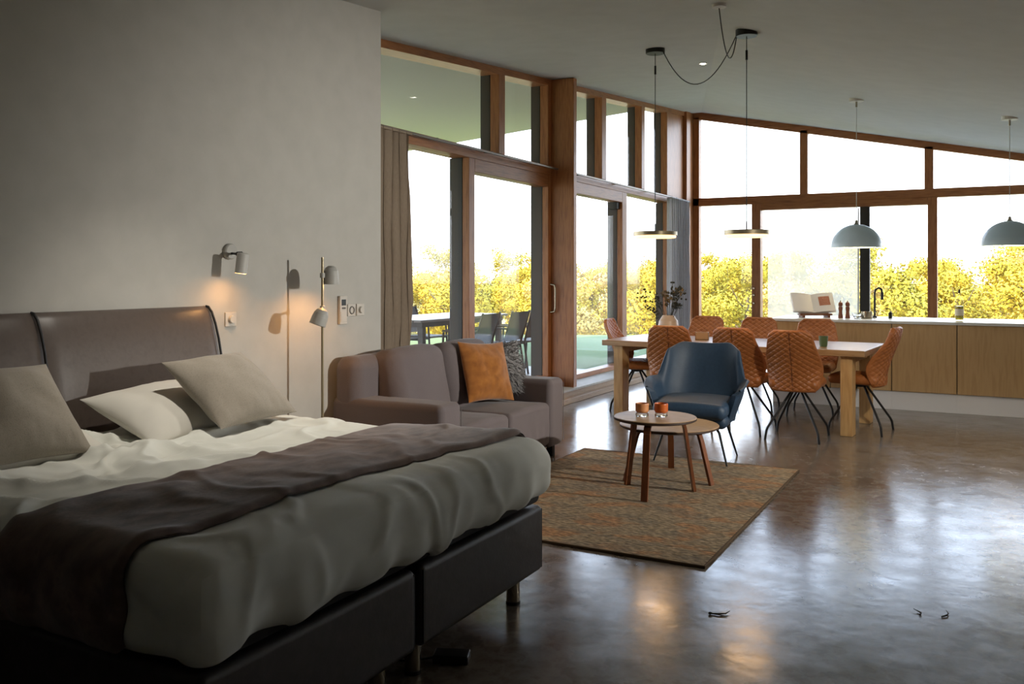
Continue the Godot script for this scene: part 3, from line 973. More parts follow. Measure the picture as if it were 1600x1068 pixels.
func wall_fittings() -> void:
	# reading spot on the wall
	var s := thing("wall_lamp", "small pale grey reading spot on the wall above the headboard end", "wall lamp", V(WALL, 1.535, 3.645))
	part(s, "wall_plate", lathe(MB.new(), [[0.0, 0.028], [0.040, 0.028], [0.045, 0.022], [0.045, 0.0]], 28, Transform3D(Basis(Vector3.BACK, -PI / 2), Vector3.ZERO)), M.lamp_grey)
	part(s, "arm", tube(MB.new(), [Vector3(0.02, -0.01, 0), Vector3(0.09, -0.015, 0.02), Vector3(0.145, -0.02, 0.045)], 0.007), M.black_metal)
	part(s, "pivot", lathe(MB.new(), [[0.0, 0.0], [0.014, 0.0], [0.014, 0.03], [0.0, 0.03]], 14, Transform3D(Basis(Vector3.BACK, -PI / 2), Vector3(0.09, -0.015, 0.02))), M.black_metal)
	spot_head(s, "spot_head", Vector3(0.145, -0.125, 0.05), Vector3(-0.1, 0, -0.05), 0.013, 0.115, true)
	# standing lamp with two heads
	var f := thing("floor_lamp", "slim two headed grey reading floor lamp between bed and sofa", "floor lamp", V(-3.57, 0, 4.178))
	part(f, "base", lathe(MB.new(), [[0.0, 0.022], [0.11, 0.020], [0.118, 0.014], [0.118, 0.0], [0.0, 0.0]], 32), M.lamp_grey)
	part(f, "pole", tube(MB.new(), [Vector3(0, 0.02, 0), Vector3(0, 1.51, 0)], 0.0085, 10), M.brass)
	spot_head(f, "upper_head", Vector3(0.02, 1.345, -0.055), Vector3.ZERO, 0.024, 0.115)
	part(f, "arm", tube(MB.new(), [Vector3(0, 1.40, 0), Vector3(0.02, 1.40, -0.02)], 0.007), M.lamp_grey)
	spot_head(f, "lower_head", Vector3(0.05, 1.105, 0.105), Vector3(-0.30, 0, -0.2), 0.0, 0.105)
	part(f, "arm", tube(MB.new(), [Vector3(0, 1.20, 0), Vector3(0.025, 1.20, 0.03), Vector3(0.045, 1.19, 0.07)], 0.007), M.lamp_grey)
	part(f, "clamp", lathe(MB.new(), [[0.0, 0.0], [0.016, 0.0], [0.016, 0.03], [0.0, 0.03]], 14, Transform3D(Basis(), Vector3(0, 1.385, 0))), M.lamp_grey)
	part(f, "clamp", lathe(MB.new(), [[0.0, 0.0], [0.016, 0.0], [0.016, 0.03], [0.0, 0.03]], 14, Transform3D(Basis(), Vector3(0, 1.185, 0))), M.lamp_grey)
	# sockets and the room control
	socket_plate("wall_switch", "small beige rotary switch on the wall beside the headboard", V(WALL, 1.15, 3.655), 2)
	var c := thing("room_control", "beige room control with a small dark display beside the sockets", "thermostat", V(WALL, 1.17, 4.635))
	part(c, "case", rbox(MB.new(), Vector3(0.011, 0, 0), Vector3(0.022, 0.19, 0.075), 0.005, 2), M.white_plastic)
	part(c, "display", rbox(MB.new(), Vector3(0.0225, 0.05, 0), Vector3(0.002, 0.04, 0.045), 0.0008), M.screen)
	part(c, "button", rbox(MB.new(), Vector3(0.023, 0.012, 0), Vector3(0.004, 0.012, 0.035), 0.001), M.grey_plastic)
	part(c, "flap", rbox(MB.new(), Vector3(0.023, -0.045, 0), Vector3(0.003, 0.07, 0.062), 0.001), M.white_plastic)
	socket_plate("wall_socket", "beige wall socket with a round well next to the room control", V(WALL, 1.165, 4.735), 1)
	socket_plate("wall_switch", "beige rotary dimmer at the end of the wall beside the curtain", V(WALL, 1.165, 4.830), 2)
	# wall spot opposite, which throws the lamp shadows on the bedroom wall
	var w := thing("wall_spotlight", "white adjustable spotlight on the wall opposite the bed", "spotlight", V(3.6, 2.05, 5.7))
	part(w, "wall_plate", lathe(MB.new(), [[0.0, 0.03], [0.05, 0.028], [0.055, 0.0]], 24, Transform3D(Basis(Vector3.BACK, PI / 2), Vector3.ZERO)), M.white_plastic)
	part(w, "arm", tube(MB.new(), [Vector3(-0.02, 0, 0), Vector3(-0.10, 0, 0)], 0.01), M.white_plastic)
	var dir := (V(WALL, 1.0, 4.9) - V(3.42, 2.05, 5.7)).normalized()
	var bs := Basis.looking_at(dir)
	var head := part(w, "spot_head", lathe(MB.new(), [[0.0, 0.13], [0.055, 0.12], [0.075, 0.0], [0.071, 0.0], [0.050, 0.115], [0.0, 0.12]], 28, Transform3D(Basis(Vector3.RIGHT, PI / 2), Vector3.ZERO)), M.white_plastic, Vector3(-0.13, 0, 0))
	head.basis = bs
	part(head, "lens", lathe(MB.new(), [[0.0, 0.04], [0.062, 0.04]], 28, Transform3D(Basis(Vector3.RIGHT, PI / 2), Vector3.ZERO)), M.spot_glow)
	var l := SpotLight3D.new()
	l.name = "spotlight_beam"
	head.add_child(l)
	l.position = Vector3(0, 0, 0.01)
	l.light_color = Color(1.0, 0.985, 0.95)
	l.light_energy = 5.2
	l.light_size = 0.06
	l.spot_range = 25.0
	l.spot_attenuation = 2.0
	l.spot_angle = 22.5
	l.spot_angle_attenuation = 1.0
	l.shadow_enabled = true

# ---------------------------------------------------------------- sofa
func sofa() -> void:
	var s := thing("sofa", "grey fabric two seat sofa in front of the terrace door", "sofa", V(-3.36, 0, 5.40))
	var nz := FastNoiseLite.new()
	nz.seed = 9
	nz.frequency = 3.0
	var puff := func(p: Vector3, n: Vector3) -> float:
		return nz.get_noise_3dv(p) * 0.006
	part(s, "frame", rbox(MB.new(), Vector3(-0.02, 0.20, 0), Vector3(0.80, 0.22, 1.40), 0.02, 2), M.sofa)
	part(s, "back_frame", rbox(MB.new(), Vector3(-0.325, 0.48, 0), Vector3(0.21, 0.78, 1.755), 0.085, 6), M.sofa)
	for k in 2:
		var z := 0.76 if k == 0 else -0.76
		var arm := part(s, "armrest", soft(MB.new(), Vector3(0.0, 0.345, z), Vector3(0.86, 0.52, 0.24), 0.045, 14, 4, puff), M.sofa)
		part(arm, "seam", tube(MB.new(), [Vector3(0.432, 0.12, z - 0.10), Vector3(0.432, 0.57, z - 0.10)], 0.003, 5), M.sofa)
	for k in 2:
		var z := 0.32 if k == 0 else -0.32
		var crown := func(p: Vector3, n: Vector3) -> float:
			var a := clampf(1.0 - pow((p.z - z) / 0.32, 2.0), 0.0, 1.0)
			return nz.get_noise_3dv(p * 1.3) * 0.006 + 0.022 * a * maxf(0.0, n.y) + 0.012 * sin(p.z * 60.0 + nz.get_noise_3dv(p) * 4.0) * smoothstep(0.7, 1.0, n.x) * smoothstep(0.35, 0.15, p.y) * 0.35
		part(s, "seat_cushion", soft(MB.new(), Vector3(0.09, 0.27, z), Vector3(0.68, 0.32, 0.635), 0.04, 24, 4, crown), M.sofa)
		var bulge := func(p: Vector3, n: Vector3) -> float:
			return nz.get_noise_3dv(p * 1.1 + Vector3(5, 0, 0)) * 0.008 + 0.035 * maxf(0.0, n.x) * clampf(1.0 - pow(p.z / 0.32, 2.0), 0.0, 1.0) + 0.015 * maxf(0.0, n.y) * clampf(1.0 - pow(p.z / 0.32, 2.0), 0.0, 1.0)
		var bt := Transform3D(Basis(Vector3.BACK, 0.20), Vector3(-0.18, 0.645, z))
		part(s, "back_cushion", soft(MB.new(), Vector3.ZERO, Vector3(0.23, 0.50, 0.645), 0.095, 24, 6, bulge, bt), M.sofa)
	for x in [-0.36, 0.36]:
		for z in [-0.78, 0.78]:
			part(s, "leg", rbox(MB.new(), Vector3(x, 0.045, z), Vector3(0.05, 0.09, 0.05), 0.004), M.black_metal)
	single("cushion", pillow(0.46, 0.46, 0.16, 21, 28, 0.009), M.velvet, "burnt orange velvet cushion leaning on the grey sofa", "cushion", V(-3.30, 0.685, 5.70), Vector3(-0.34, PI / 2 - 0.28, -0.06))
	# shaggy cushion: a soft body covered with short tufts
	var c := thing("cushion", "shaggy grey fur cushion behind the orange velvet cushion", "cushion", V(-3.36, 0.68, 5.98))
	c.rotation = Vector3(-0.42, PI / 2 - 0.75, 0.08)
	part(c, "cover", pillow(0.42, 0.42, 0.14, 22, 24, 0.01), M.fur)
	var rng := RandomNumberGenerator.new()
	rng.seed = 4
	var mb := MB.new()
	for k in 5200:
		var u := rng.randf_range(-1, 1)
		var w := rng.randf_range(-1, 1)
		var sd := 1.0 if rng.randf() < 0.7 else -1.0
		var z := pow(maxf(0.0, (1.0 - pow(absf(u), 2.2)) * (1.0 - pow(absf(w), 2.2))), 0.55) * 0.07
		var p := Vector3(u * 0.20, w * 0.20, sd * z)
		var dir := (Vector3(u * 0.9, w * 0.9 - 0.6, sd * 0.7) + Vector3(rng.randfn(), rng.randfn(), rng.randfn()) * 0.35).normalized()
		var sidev := dir.cross(Vector3(rng.randfn(), rng.randfn(), rng.randfn())).normalized() * 0.0035
		var tip := p + dir * rng.randf_range(0.02, 0.045) + Vector3(0, -0.008, 0)
		mb.tri(p - sidev, p + sidev, tip, dir, dir, dir)
	tag(part(c, "pile", mb, M.fur), "", "", "", "stuff")

# ---------------------------------------------------------------- rug and nest of tables
func rug_and_tables() -> void:
	var r := thing("rug", "flat woven jute rug with rusty flecks on the concrete floor", "rug", V(-2.03, 0, 5.335))
	var nz := FastNoiseLite.new()
	nz.seed = 31
	nz.frequency = 6.0
	var P := []
	for i in 57:
		var row := []
		for j in 81:
			var u := i / 56.0
			var w := j / 80.0
			row.append(Vector3(lerpf(-0.83, 0.83, u), 0.014 + nz.get_noise_2d(u * 1.66, w * 2.37) * 0.0015, lerpf(-1.185, 1.185, w)))
		P.append(row)
	var mb := sheet(MB.new(), P, Vector3.UP)
	mb.flat(Vector3(-0.83, 0, -1.185), Vector3(0.83, 0, -1.185), Vector3(0.83, 0, 1.185), Vector3(-0.83, 0, 1.185), Vector3.DOWN)
	part(r, "weave", mb, M.rug)
	for s in [-1.0, 1.0]:
		part(r, "bound_edge", rbox(MB.new(), Vector3(s * 0.832, 0.0075, 0), Vector3(0.012, 0.015, 2.38), 0.004), M.rug_edge)
		part(r, "bound_edge", rbox(MB.new(), Vector3(0, 0.0075, s * 1.187), Vector3(1.676, 0.015, 0.012), 0.004), M.rug_edge)
	nest("small high nest table with a round oak top and walnut legs", V(-1.88, 0.016, 5.40), 0.262, 0.485, 0.6, [0.0, 1.0, 2.0])
	nest("larger low nest table with a round oak top under the small one", V(-1.93, 0.016, 5.83), 0.335, 0.37, -0.25, [0.0, 1.0, 2.0])
	for k in 2:
		var g := thing("tealight_glass", ["amber glass tealight holder of paler tint on the small nest table", "deep orange glass tealight holder on the small nest table"][k], "candle holder", [V(-1.955, 0.502, 5.365), V(-1.845, 0.502, 5.415)][k], 0, "tealight holders")
		part(g, "bowl", lathe(MB.new(), [[0.0, 0.026], [0.036, 0.024], [0.043, 0.034], [0.044, 0.076], [0.042, 0.082], [0.040, 0.076], [0.038, 0.038], [0.0, 0.034]], 28), M.amber_pale if k == 0 else M.amber_matt)
		part(g, "foot", lathe(MB.new(), [[0.0, 0.0], [0.040, 0.0], [0.042, 0.006], [0.040, 0.024], [0.0, 0.0255]], 28), M.clear_solid)

func nest(label: String, at: Vector3, rad: float, high: float, turn: float, ks: Array) -> void:
	var t := thing("nest_table", label, "coffee table", at, turn)
	var top := part(t, "table_top", lathe(MB.new(), [[0.0, high], [rad - 0.004, high], [rad, high - 0.004]], 56), M.nest_top)
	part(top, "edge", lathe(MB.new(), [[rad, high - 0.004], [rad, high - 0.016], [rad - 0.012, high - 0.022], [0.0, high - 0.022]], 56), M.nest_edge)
	for k in ks:
		var a: float = TAU * k / 3.0
		var d := Vector3(cos(a), 0, sin(a))
		var side := Vector3(-sin(a), 0, cos(a))
		# bent plywood leg: flat strip that turns down under the top
		var path := [d * (rad * 0.25) + Vector3(0, high - 0.030, 0), d * (rad * 0.60) + Vector3(0, high - 0.030, 0), d * (rad * 0.70) + Vector3(0, high - 0.045, 0), d * (rad * 0.745) + Vector3(0, high - 0.085, 0), d * (rad * 0.98) + Vector3(0, 0.0, 0)]
		var mb := MB.new()
		for i in path.size() - 1:
			var p: Vector3 = path[i]
			var q: Vector3 = path[i + 1]
			var tn := (q - p).normalized()
			var nn := tn.cross(side).normalized() * 0.009
			var w0 := side * 0.021
			slab(mb, [p - w0 - nn, p + w0 - nn, p + w0 + nn, p - w0 + nn], [q - w0 - nn, q + w0 - nn, q + w0 + nn, q - w0 + nn])
		part(t, "leg", mb, M.nest_leg)

# ---------------------------------------------------------------- armchair
func armchair() -> void:
	var c := thing("armchair", "dark blue leather tub armchair on thin black legs beside the rug", "armchair", V(-1.97, 0, 6.60), PI + 0.10)
	var ni := 96
	var nj := 14
	var outer := []
	var inner := []
	for i in ni + 1:
		var ph := lerpf(-2.06, 2.06, float(i) / ni)
		var ap := absf(ph)
		var top := lerpf(0.855 - 0.05 * smoothstep(0.40, 0.98, ap), 0.60, smoothstep(0.92, 1.20, ap)) - 0.05 * smoothstep(1.5, 2.06, ap) - 0.012 * (1.0 - smoothstep(0.0, 0.6, ap))
		var bot := 0.30 + 0.02 * smoothstep(1.2, 2.0, ap)
		var sx := signf(sin(ph)) * pow(absf(sin(ph)), 0.72)
		var cz := signf(cos(ph)) * pow(absf(cos(ph)), 0.8)
		var ro := []
		var ri := []
		for j in nj + 1:
			var w := float(j) / nj
			var y := lerpf(bot, top, w)
			var fl := 0.80 + 0.20 * smoothstep(0.28, 0.56, y)
			var narrow := 1.0 - 0.06 * smoothstep(0.60, 0.85, y)
			var lean := 0.16 * maxf(0.0, (y - 0.42) / 0.43) * maxf(0.0, cz)
			var roll := 0.035 * smoothstep(0.85, 1.0, w) * smoothstep(1.0, 1.5, ap)
			var thick := 0.05 * (1.0 - 0.55 * pow(w, 6.0))
			ro.append(Vector3(sx * (0.355 * fl * narrow + roll), y, cz * 0.30 * fl + lean))
			ri.append(Vector3(sx * (0.355 * fl * narrow + roll - thick), y, cz * (0.30 * fl - thick) + lean))
		outer.append(ro)
		inner.append(ri)
	var mb := MB.new()
	# outer face, rolled rim and inner face in one loop of points
	var loop := []
	for i in ni + 1:
		var row := []
		row.append_array(outer[i])
		var a: Vector3 = outer[i][nj]
		var b: Vector3 = inner[i][nj]
		for k in [0.25, 0.5, 0.75]:
			row.append(a.lerp(b, k) + Vector3(0, 0.012 * sin(PI * k), 0))
		for j in nj + 1:
			row.append(inner[i][nj - j])
		loop.append(row)
	var tot := MB.new()
	sheet(tot, loop, Vector3(0, 0, -1))
	for e in [0, ni]:
		for j in nj:
			tot.flat(outer[e][j], outer[e][j + 1], inner[e][j + 1], inner[e][j], Vector3(0, 0, -1))
	part(c, "shell", tot, M.navy)
	var dome := func(p: Vector3, n: Vector3) -> float:
		return 0.022 * maxf(0.0, n.y) * clampf(1.0 - (p.x * p.x + p.z * p.z) / 0.12, 0.0, 1.0)
	part(c, "seat_cushion", soft(MB.new(), Vector3(0, 0.405, -0.055), Vector3(0.54, 0.12, 0.54), 0.055, 24, 5, dome), M.navy)
	part(c, "seat_base", soft(MB.new(), Vector3(0, 0.325, -0.01), Vector3(0.54, 0.10, 0.50), 0.048, 10, 4, func(_p, _n): return 0.0), M.navy)
	part(c, "under_frame", tube(MB.new(), [Vector3(-0.2, 0.275, -0.18), Vector3(0.2, 0.275, -0.18), Vector3(0.2, 0.275, 0.18), Vector3(-0.2, 0.275, 0.18), Vector3(-0.2, 0.275, -0.18)], 0.01), M.black_metal)
	for sx in [-1.0, 1.0]:
		for sz in [-1.0, 1.0]:
			part(c, "leg", tube(MB.new(), [Vector3(sx * 0.17, 0.28, sz * 0.15), Vector3(sx * 0.205, 0.24, sz * 0.185), Vector3(sx * 0.27, 0.015 if sz < 0 else 0.0, sz * 0.25)], [0.010, 0.010, 0.007], 8), M.black_metal)

# ---------------------------------------------------------------- dining
func quilt(x: float, y: float) -> float:
	var g := 0.0
	for s in [-1.0, 1.0]:
		var d: float = (x * 0.55 + s * y * 0.835) / 0.036
		var f: float = absf(d - roundf(d)) * 0.036
		g += exp(-pow(f / 0.0046, 2.0))
	return -0.0058 * minf(g, 1.2)

func make_chair() -> Node3D:
	var c := thing("dining_chair", "", "chair", Vector3.ZERO, 0, "quilted dining chairs")
	var nu := 84
	var nv := 92
	var F := []
	var B := []
	for i in nu + 1:
		var u := 2.0 * i / nu - 1.0
		var rf := []
		var rb := []
		for j in nv + 1:
			var w := float(j) / nv
			var y := 0.415 + 0.53 * w
			var half := lerpf(0.208, 0.236, smoothstep(0.0, 0.36, w)) - 0.055 * smoothstep(0.40, 1.0, w) - 0.045 * pow(smoothstep(0.88, 1.0, w), 2.0) - 0.03 * pow(1.0 - smoothstep(0.0, 0.10, w), 2.0)
			var lean := 0.195 + 0.03 * w + 0.10 * smoothstep(0.15, 1.0, w)
			var wrap := (0.03 + 0.085 * exp(-pow((w - 0.36) / 0.30, 2.0))) * pow(absf(u), 2.2)
			var x := u * half
			var edge := clampf(minf((1.0 - absf(u)) * half / 0.02, minf(w, 1.0 - w) * 0.53 / 0.02), 0.0, 1.0)
			var th := 0.019 * sqrt(1.0 - pow(1.0 - edge, 2.0)) + 0.001
			var q := quilt(x, y) * edge
			var seam := -0.006 * exp(-pow(x / 0.004, 2.0)) * edge
			rf.append(Vector3(x, y, lean - wrap - th - q))
			rb.append(Vector3(x, y, lean - wrap + th + q + seam))
		F.append(rf)
		B.append(rb)
	var mb := MB.new()
	sheet(mb, F, Vector3(0, 0, -1))
	sheet(mb, B, Vector3(0, 0, 1))
	var rim := func(i: int, j: int, k: int, l: int) -> void:
		mb.flat(F[i][j], F[k][l], B[k][l], B[i][j], (F[i][j] + B[i][j]) * 0.5 - Vector3(0, 0.68, 0.2))
	for i in nu:
		rim.call(i, 0, i + 1, 0)
		rim.call(i, nv, i + 1, nv)
	for j in nv:
		rim.call(0, j, 0, j + 1)
		rim.call(nu, j, nu, j + 1)
	var back := part(c, "backrest", mb, M.cognac)
	var pts := []
	for j in range(4, nv - 3, 6):
		pts.append(B[nu / 2][j] + Vector3(0, 0, 0.002))
	part(back, "centre_seam", tube(MB.new(), pts, 0.003, 5), M.seam)
	var pad := func(p: Vector3, n: Vector3) -> float:
		return quilt(p.x, p.z) * maxf(0.0, n.y) + 0.012 * maxf(0.0, n.y) * clampf(1.0 - (p.x * p.x + p.z * p.z) / 0.06, 0.0, 1.0)
	part(c, "seat", soft(MB.new(), Vector3(0, 0.475, -0.03), Vector3(0.41, 0.085, 0.43), 0.04, 70, 4, pad), M.cognac)
	part(c, "hub", lathe(MB.new(), [[0.0, 0.40], [0.05, 0.40], [0.09, 0.436], [0.0, 0.436]], 16), M.black_metal)
	for sx in [-1.0, 1.0]:
		for sz in [-1.0, 1.0]:
			part(c, "leg", tube(MB.new(), [Vector3(sx * 0.03, 0.425, sz * 0.03), Vector3(sx * 0.20, 0.11, sz * 0.205), Vector3(sx * 0.212, 0.08, sz * 0.217), Vector3(sx * 0.222, 0.0, sz * 0.227)], 0.0105, 8), M.black_metal)
	return c

func dining() -> void:
	var turn := 0.07
	var ctr := V(-2.15, 0, 8.68)
	var bs := Basis(Vector3.UP, -turn)
	var t := thing("dining_table", "long oak dining table with thick square legs", "dining table", ctr, -turn)
	part(t, "table_top", rbox(MB.new(), Vector3(0, 0.725, 0), Vector3(2.50, 0.055, 1.04), 0.006, 2), M.table_wood)
	for sx in [-1.0, 1.0]:
		for sz in [-1.0, 1.0]:
			part(t, "leg", rbox(MB.new(), Vector3(sx * 1.09, 0.349, sz * 0.40), Vector3(0.10, 0.697, 0.15), 0.005), M.table_leg)
		part(t, "apron", rbox(MB.new(), Vector3(sx * 1.09, 0.66, 0), Vector3(0.05, 0.07, 0.65), 0.004), M.table_leg)
	var c := make_chair()
	# near side, far side, the two ends: [x, deep, turn, label]
	var spots := [
		[-2.60, 8.04, 0.10, "cognac quilted leather chair at the long side, next to the vase end"],
		[-1.95, 8.02, -0.10, "cognac quilted leather chair at the long side, half behind the blue armchair"],
		[-1.46, 7.88, -0.02, "cognac quilted leather chair with its back near the square leg and green cup"],
		[-2.80, 9.48, PI - 0.05, "cognac quilted leather chair on the window side next to the vase"],
		[-2.19, 9.43, PI + 0.04, "cognac quilted leather chair in the middle of the window side"],
		[-1.58, 9.36, PI + 0.03, "cognac quilted leather chair on the window side behind the green cup"],
		[-3.24, 8.74, -PI / 2 + 0.10, "cognac quilted leather chair at the table end by the long glass wall"],
		[-1.02, 8.50, PI / 2 - 0.12, "cognac quilted leather chair at the table end by the kitchen counter"]]
	for k in spots.size():
		var s: Array = spots[k]
		if k == 0:
			c.position = V(s[0], 0, s[1])
			c.rotation.y = s[2]
			c.set_meta("label", s[3])
		else:
			dup(c, V(s[0], 0, s[1]), s[2], s[3])
	var top := 0.753
	# vase with dried stems
	var v := thing("flower_vase", "round beige vase of dried flowers and berry twigs on the dining table", "vase", V(-2.98, top, 8.98))
	v.scale = Vector3.ONE * 1.3
	part(v, "vase_body", lathe(MB.new(), [[0.0, 0.0], [0.05, 0.0], [0.075, 0.03], [0.085, 0.08], [0.075, 0.13], [0.052, 0.165], [0.048, 0.175], [0.042, 0.17], [0.065, 0.12], [0.0, 0.03]], 30), M.ceramic)
	var rng := RandomNumberGenerator.new()
	rng.seed = 12
	for k in 16:
		var a := rng.randf() * TAU
		var lean := rng.randf_range(0.04, 0.13)
		var hgt := rng.randf_range(0.24, 0.38)
		var tip := Vector3(cos(a) * lean, hgt, sin(a) * lean)
		var stem := part(v, "flower_stem", tube(MB.new(), [Vector3(cos(a) * 0.01, 0.10, sin(a) * 0.01), Vector3(cos(a) * lean * 0.4, hgt * 0.6, sin(a) * lean * 0.4), tip], 0.002, 5), M.leaf_dark)
		var mb := MB.new()
		for q in 26:
			var dd := Vector3(rng.randfn(), rng.randfn() * 0.8, rng.randfn()).normalized()
			var ax := dd.cross(Vector3(0.3, 1, 0.2)).normalized()
			var p := tip + dd * 0.012
			mb.quad(p - ax * 0.008, p + dd * 0.02 - ax * 0.005, p + dd * 0.026, p + ax * 0.008, dd, dd, dd, dd)
		part(stem, "flower_head", mb, M.flower if k % 2 else M.leaf_dark)
	for k in 7:
		var a: float = [2.6, 2.9, 3.25, 3.5, 0.4, 6.0, 0.9][k]
		var reach: float = [0.20, 0.26, 0.22, 0.17, 0.12, 0.14, 0.10][k]
		var hgt: float = [0.38, 0.34, 0.27, 0.20, 0.42, 0.38, 0.45][k]
		var pts := [Vector3(cos(a) * 0.02, 0.12, sin(a) * 0.02), Vector3(cos(a) * reach * 0.45, hgt * 0.75, sin(a) * reach * 0.45), Vector3(cos(a) * reach, hgt, sin(a) * reach)]
		var tw := part(v, "berry_twig", tube(MB.new(), pts, 0.0018, 5), M.leaf_dark)
		for q in 9:
			var mb := MB.new()
			var w := 0.4 + 0.6 * q / 8.0
			var p: Vector3 = pts[1].lerp(pts[2], clampf((w - 0.4) / 0.6, 0, 1)) + Vector3(rng.randfn(), rng.randfn(), rng.randfn()) * 0.014
			lathe(mb, [[0.0, -0.009], [0.007, -0.005], [0.009, 0.0], [0.007, 0.005], [0.0, 0.009]], 7, Transform3D(Basis(), p))
			part(tw, "berry", mb, M.leaf_dark)
	single("wooden_box", open_box(0.13, 0.075, 0.10), M.box_wood, "small open wooden box on the dining table near the vase", "box", V(-2.55, top, 8.75), Vector3(0, 0.2, 0))
	single("cup", lathe(MB.new(), [[0.0, 0.0], [0.030, 0.0], [0.034, 0.01], [0.042, 0.095], [0.039, 0.095], [0.031, 0.012], [0.0, 0.010]], 26), M.green_cup, "olive green beaker standing on the dining table", "cup", V(-1.33, top, 8.42))

func open_box(w: float, h: float, d: float) -> MB:
	var mb := MB.new()
	rbox(mb, Vector3(0, 0.005, 0), Vector3(w, 0.01, d), 0.002)
	for s in [-1.0, 1.0]:
		rbox(mb, Vector3(s * (w * 0.5 - 0.005), h * 0.5, 0), Vector3(0.01, h, d), 0.002)
		rbox(mb, Vector3(0, h * 0.5, s * (d * 0.5 - 0.005)), Vector3(w, h, 0.01), 0.002)
	return mb

# ---------------------------------------------------------------- kitchen
func kitchen() -> void:
	var z0 := 10.0
	var dep := 0.95
	var x0 := -2.12
	var names := ["first oak front cabinet at the free end of the kitchen counter", "second oak front cabinet of the counter, behind the table end", "third oak front cabinet of the kitchen counter", "fourth oak front cabinet of the kitchen counter", "fifth oak front cabinet of the counter, right of the blue dome lamps", "last oak front cabinet of the kitchen counter"]
	for k in 6:
		var u := thing("kitchen_cabinet", names[k], "cabinet", V(x0 + 0.61 * k + 0.305, 0, z0), 0, "kitchen counter cabinets")
		part(u, "carcass", rbox(MB.new(), V(0, 0.545, dep * 0.5 + 0.012), Vector3(0.608, 0.69, dep - 0.02), 0.002), M.grey_plastic)
		part(u, "front_panel", rbox(MB.new(), V(0, 0.545, 0.010), Vector3(0.602, 0.70, 0.02), 0.0025), M.oak)
		part(u, "rear_panel", rbox(MB.new(), V(0, 0.545, dep), Vector3(0.602, 0.70, 0.02), 0.0025), M.oak)
		if k == 0:
			part(u, "end_panel", rbox(MB.new(), V(-0.312, 0.545, dep * 0.5), Vector3(0.018, 0.70, dep + 0.02), 0.0025), M.oak)
		part(u, "plinth", rbox(MB.new(), V(0, 0.096, dep * 0.5 + 0.01), Vector3(0.61, 0.192, dep - 0.02), 0.002), M.plinth)
	single("worktop", rbox(MB.new(), V(x0 + 1.83, 0.911, z0 + dep * 0.5), Vector3(3.72, 0.030, dep + 0.03), 0.004, 2), M.worktop, "long thin white worktop lying on the kitchen cabinets", "worktop")
	var y := 0.927
	# open cookbook on a wooden rest
	var b := thing("book_stand", "low wooden book rest on the white worktop", "book stand", V(-1.74, y, 10.38), 0.5)
	part(b, "ledge", rbox(MB.new(), Vector3(0, 0.035, 0.03), Vector3(0.36, 0.022, 0.10), 0.004), M.stand)
	var board := rbox(MB.new(), Vector3(0, 0.11, 0), Vector3(0.34, 0.18, 0.014), 0.003, 1, Transform3D(Basis(Vector3.RIGHT, -0.55), Vector3(0, 0.02, 0.0)))
	part(b, "back_board", board, M.stand)
	for s in [-1.0, 1.0]:
		part(b, "foot", rbox(MB.new(), Vector3(s * 0.14, 0.013, 0.01), Vector3(0.03, 0.026, 0.14), 0.003), M.stand)
	var bk := thing("cookbook", "open cookbook with a food photograph resting on the book rest", "book", V(-1.74, y + 0.05, 10.36), 0.5)
	var tilt := Basis(Vector3.RIGHT, -0.55)
	for s in [-1.0, 1.0]:
		var P := []
		var Q := []
		for i in 13:
			var u := i / 12.0
			var rp := []
			var rq := []
			for j in 2:
				var bow := 0.034 * sin(u * PI * 0.8) + 0.03 * u * u + 0.008 * (1.0 - u)
				rp.append(tilt * Vector3(s * u * 0.235, j * 0.235, bow))
				rq.append(tilt * Vector3(s * u * 0.240, j * 0.240 - 0.003, -0.006 + 0.03 * u * u))
			P.append(rp)
			Q.append(rq)
		var mb := sheet(MB.new(), P, tilt * Vector3(0, 0, 1))
		sheet(mb, Q, tilt * Vector3(0, 0, -1))
		for j in 2:
			for i in 12:
				mb.flat(P[i][j], P[i + 1][j], Q[i + 1][j], Q[i][j], tilt * Vector3(0, 2.0 * j - 1.0, 0))
		mb.flat(P[12][0], P[12][1], Q[12][1], Q[12][0], Vector3(s, 0, 0))
		part(bk, "page_block", mb, M.paper)
		if s > 0:
			var R := []
			for i in 9:
				var u := 0.30 + 0.5 * i / 8.0
				var bow := 0.034 * sin(u * PI * 0.8) + 0.03 * u * u + 0.008 * (1.0 - u) + 0.0012
				R.append([tilt * Vector3(u * 0.235, 0.075, bow), tilt * Vector3(u * 0.235, 0.19, bow)])
			part(bk, "printed_photograph", sheet(MB.new(), R, tilt * Vector3(0, 0, 1)), mat(Color.WHITE, 0.6, {"tex": ntex(60, 0.03, [col(120, 66, 50), col(176, 110, 84), col(206, 176, 150)], 3), "scale": Vector3.ONE * 6.0}))
	var mill := thing("pepper_mill", "turned brown wooden mill on the worktop closer to the cookbook", "mill", V(-1.455, y, 10.36), 0, "wooden mills")
	part(mill, "body", lathe(MB.new(), [[0.0, 0.0], [0.026, 0.0], [0.027, 0.012], [0.020, 0.05], [0.018, 0.075], [0.024, 0.11], [0.020, 0.128], [0.0, 0.13]], 22), M.mill)
	part(mill, "cap", lathe(MB.new(), [[0.0, 0.130], [0.020, 0.131], [0.025, 0.15], [0.020, 0.172], [0.008, 0.180], [0.0, 0.180]], 22), M.mill)
	part(mill, "knob", lathe(MB.new(), [[0.0, 0.180], [0.007, 0.182], [0.008, 0.190], [0.0, 0.196]], 14), M.chrome)
	dup(mill, V(-1.385, y, 10.39), 0, "turned brown wooden mill on the worktop closer to the tap")
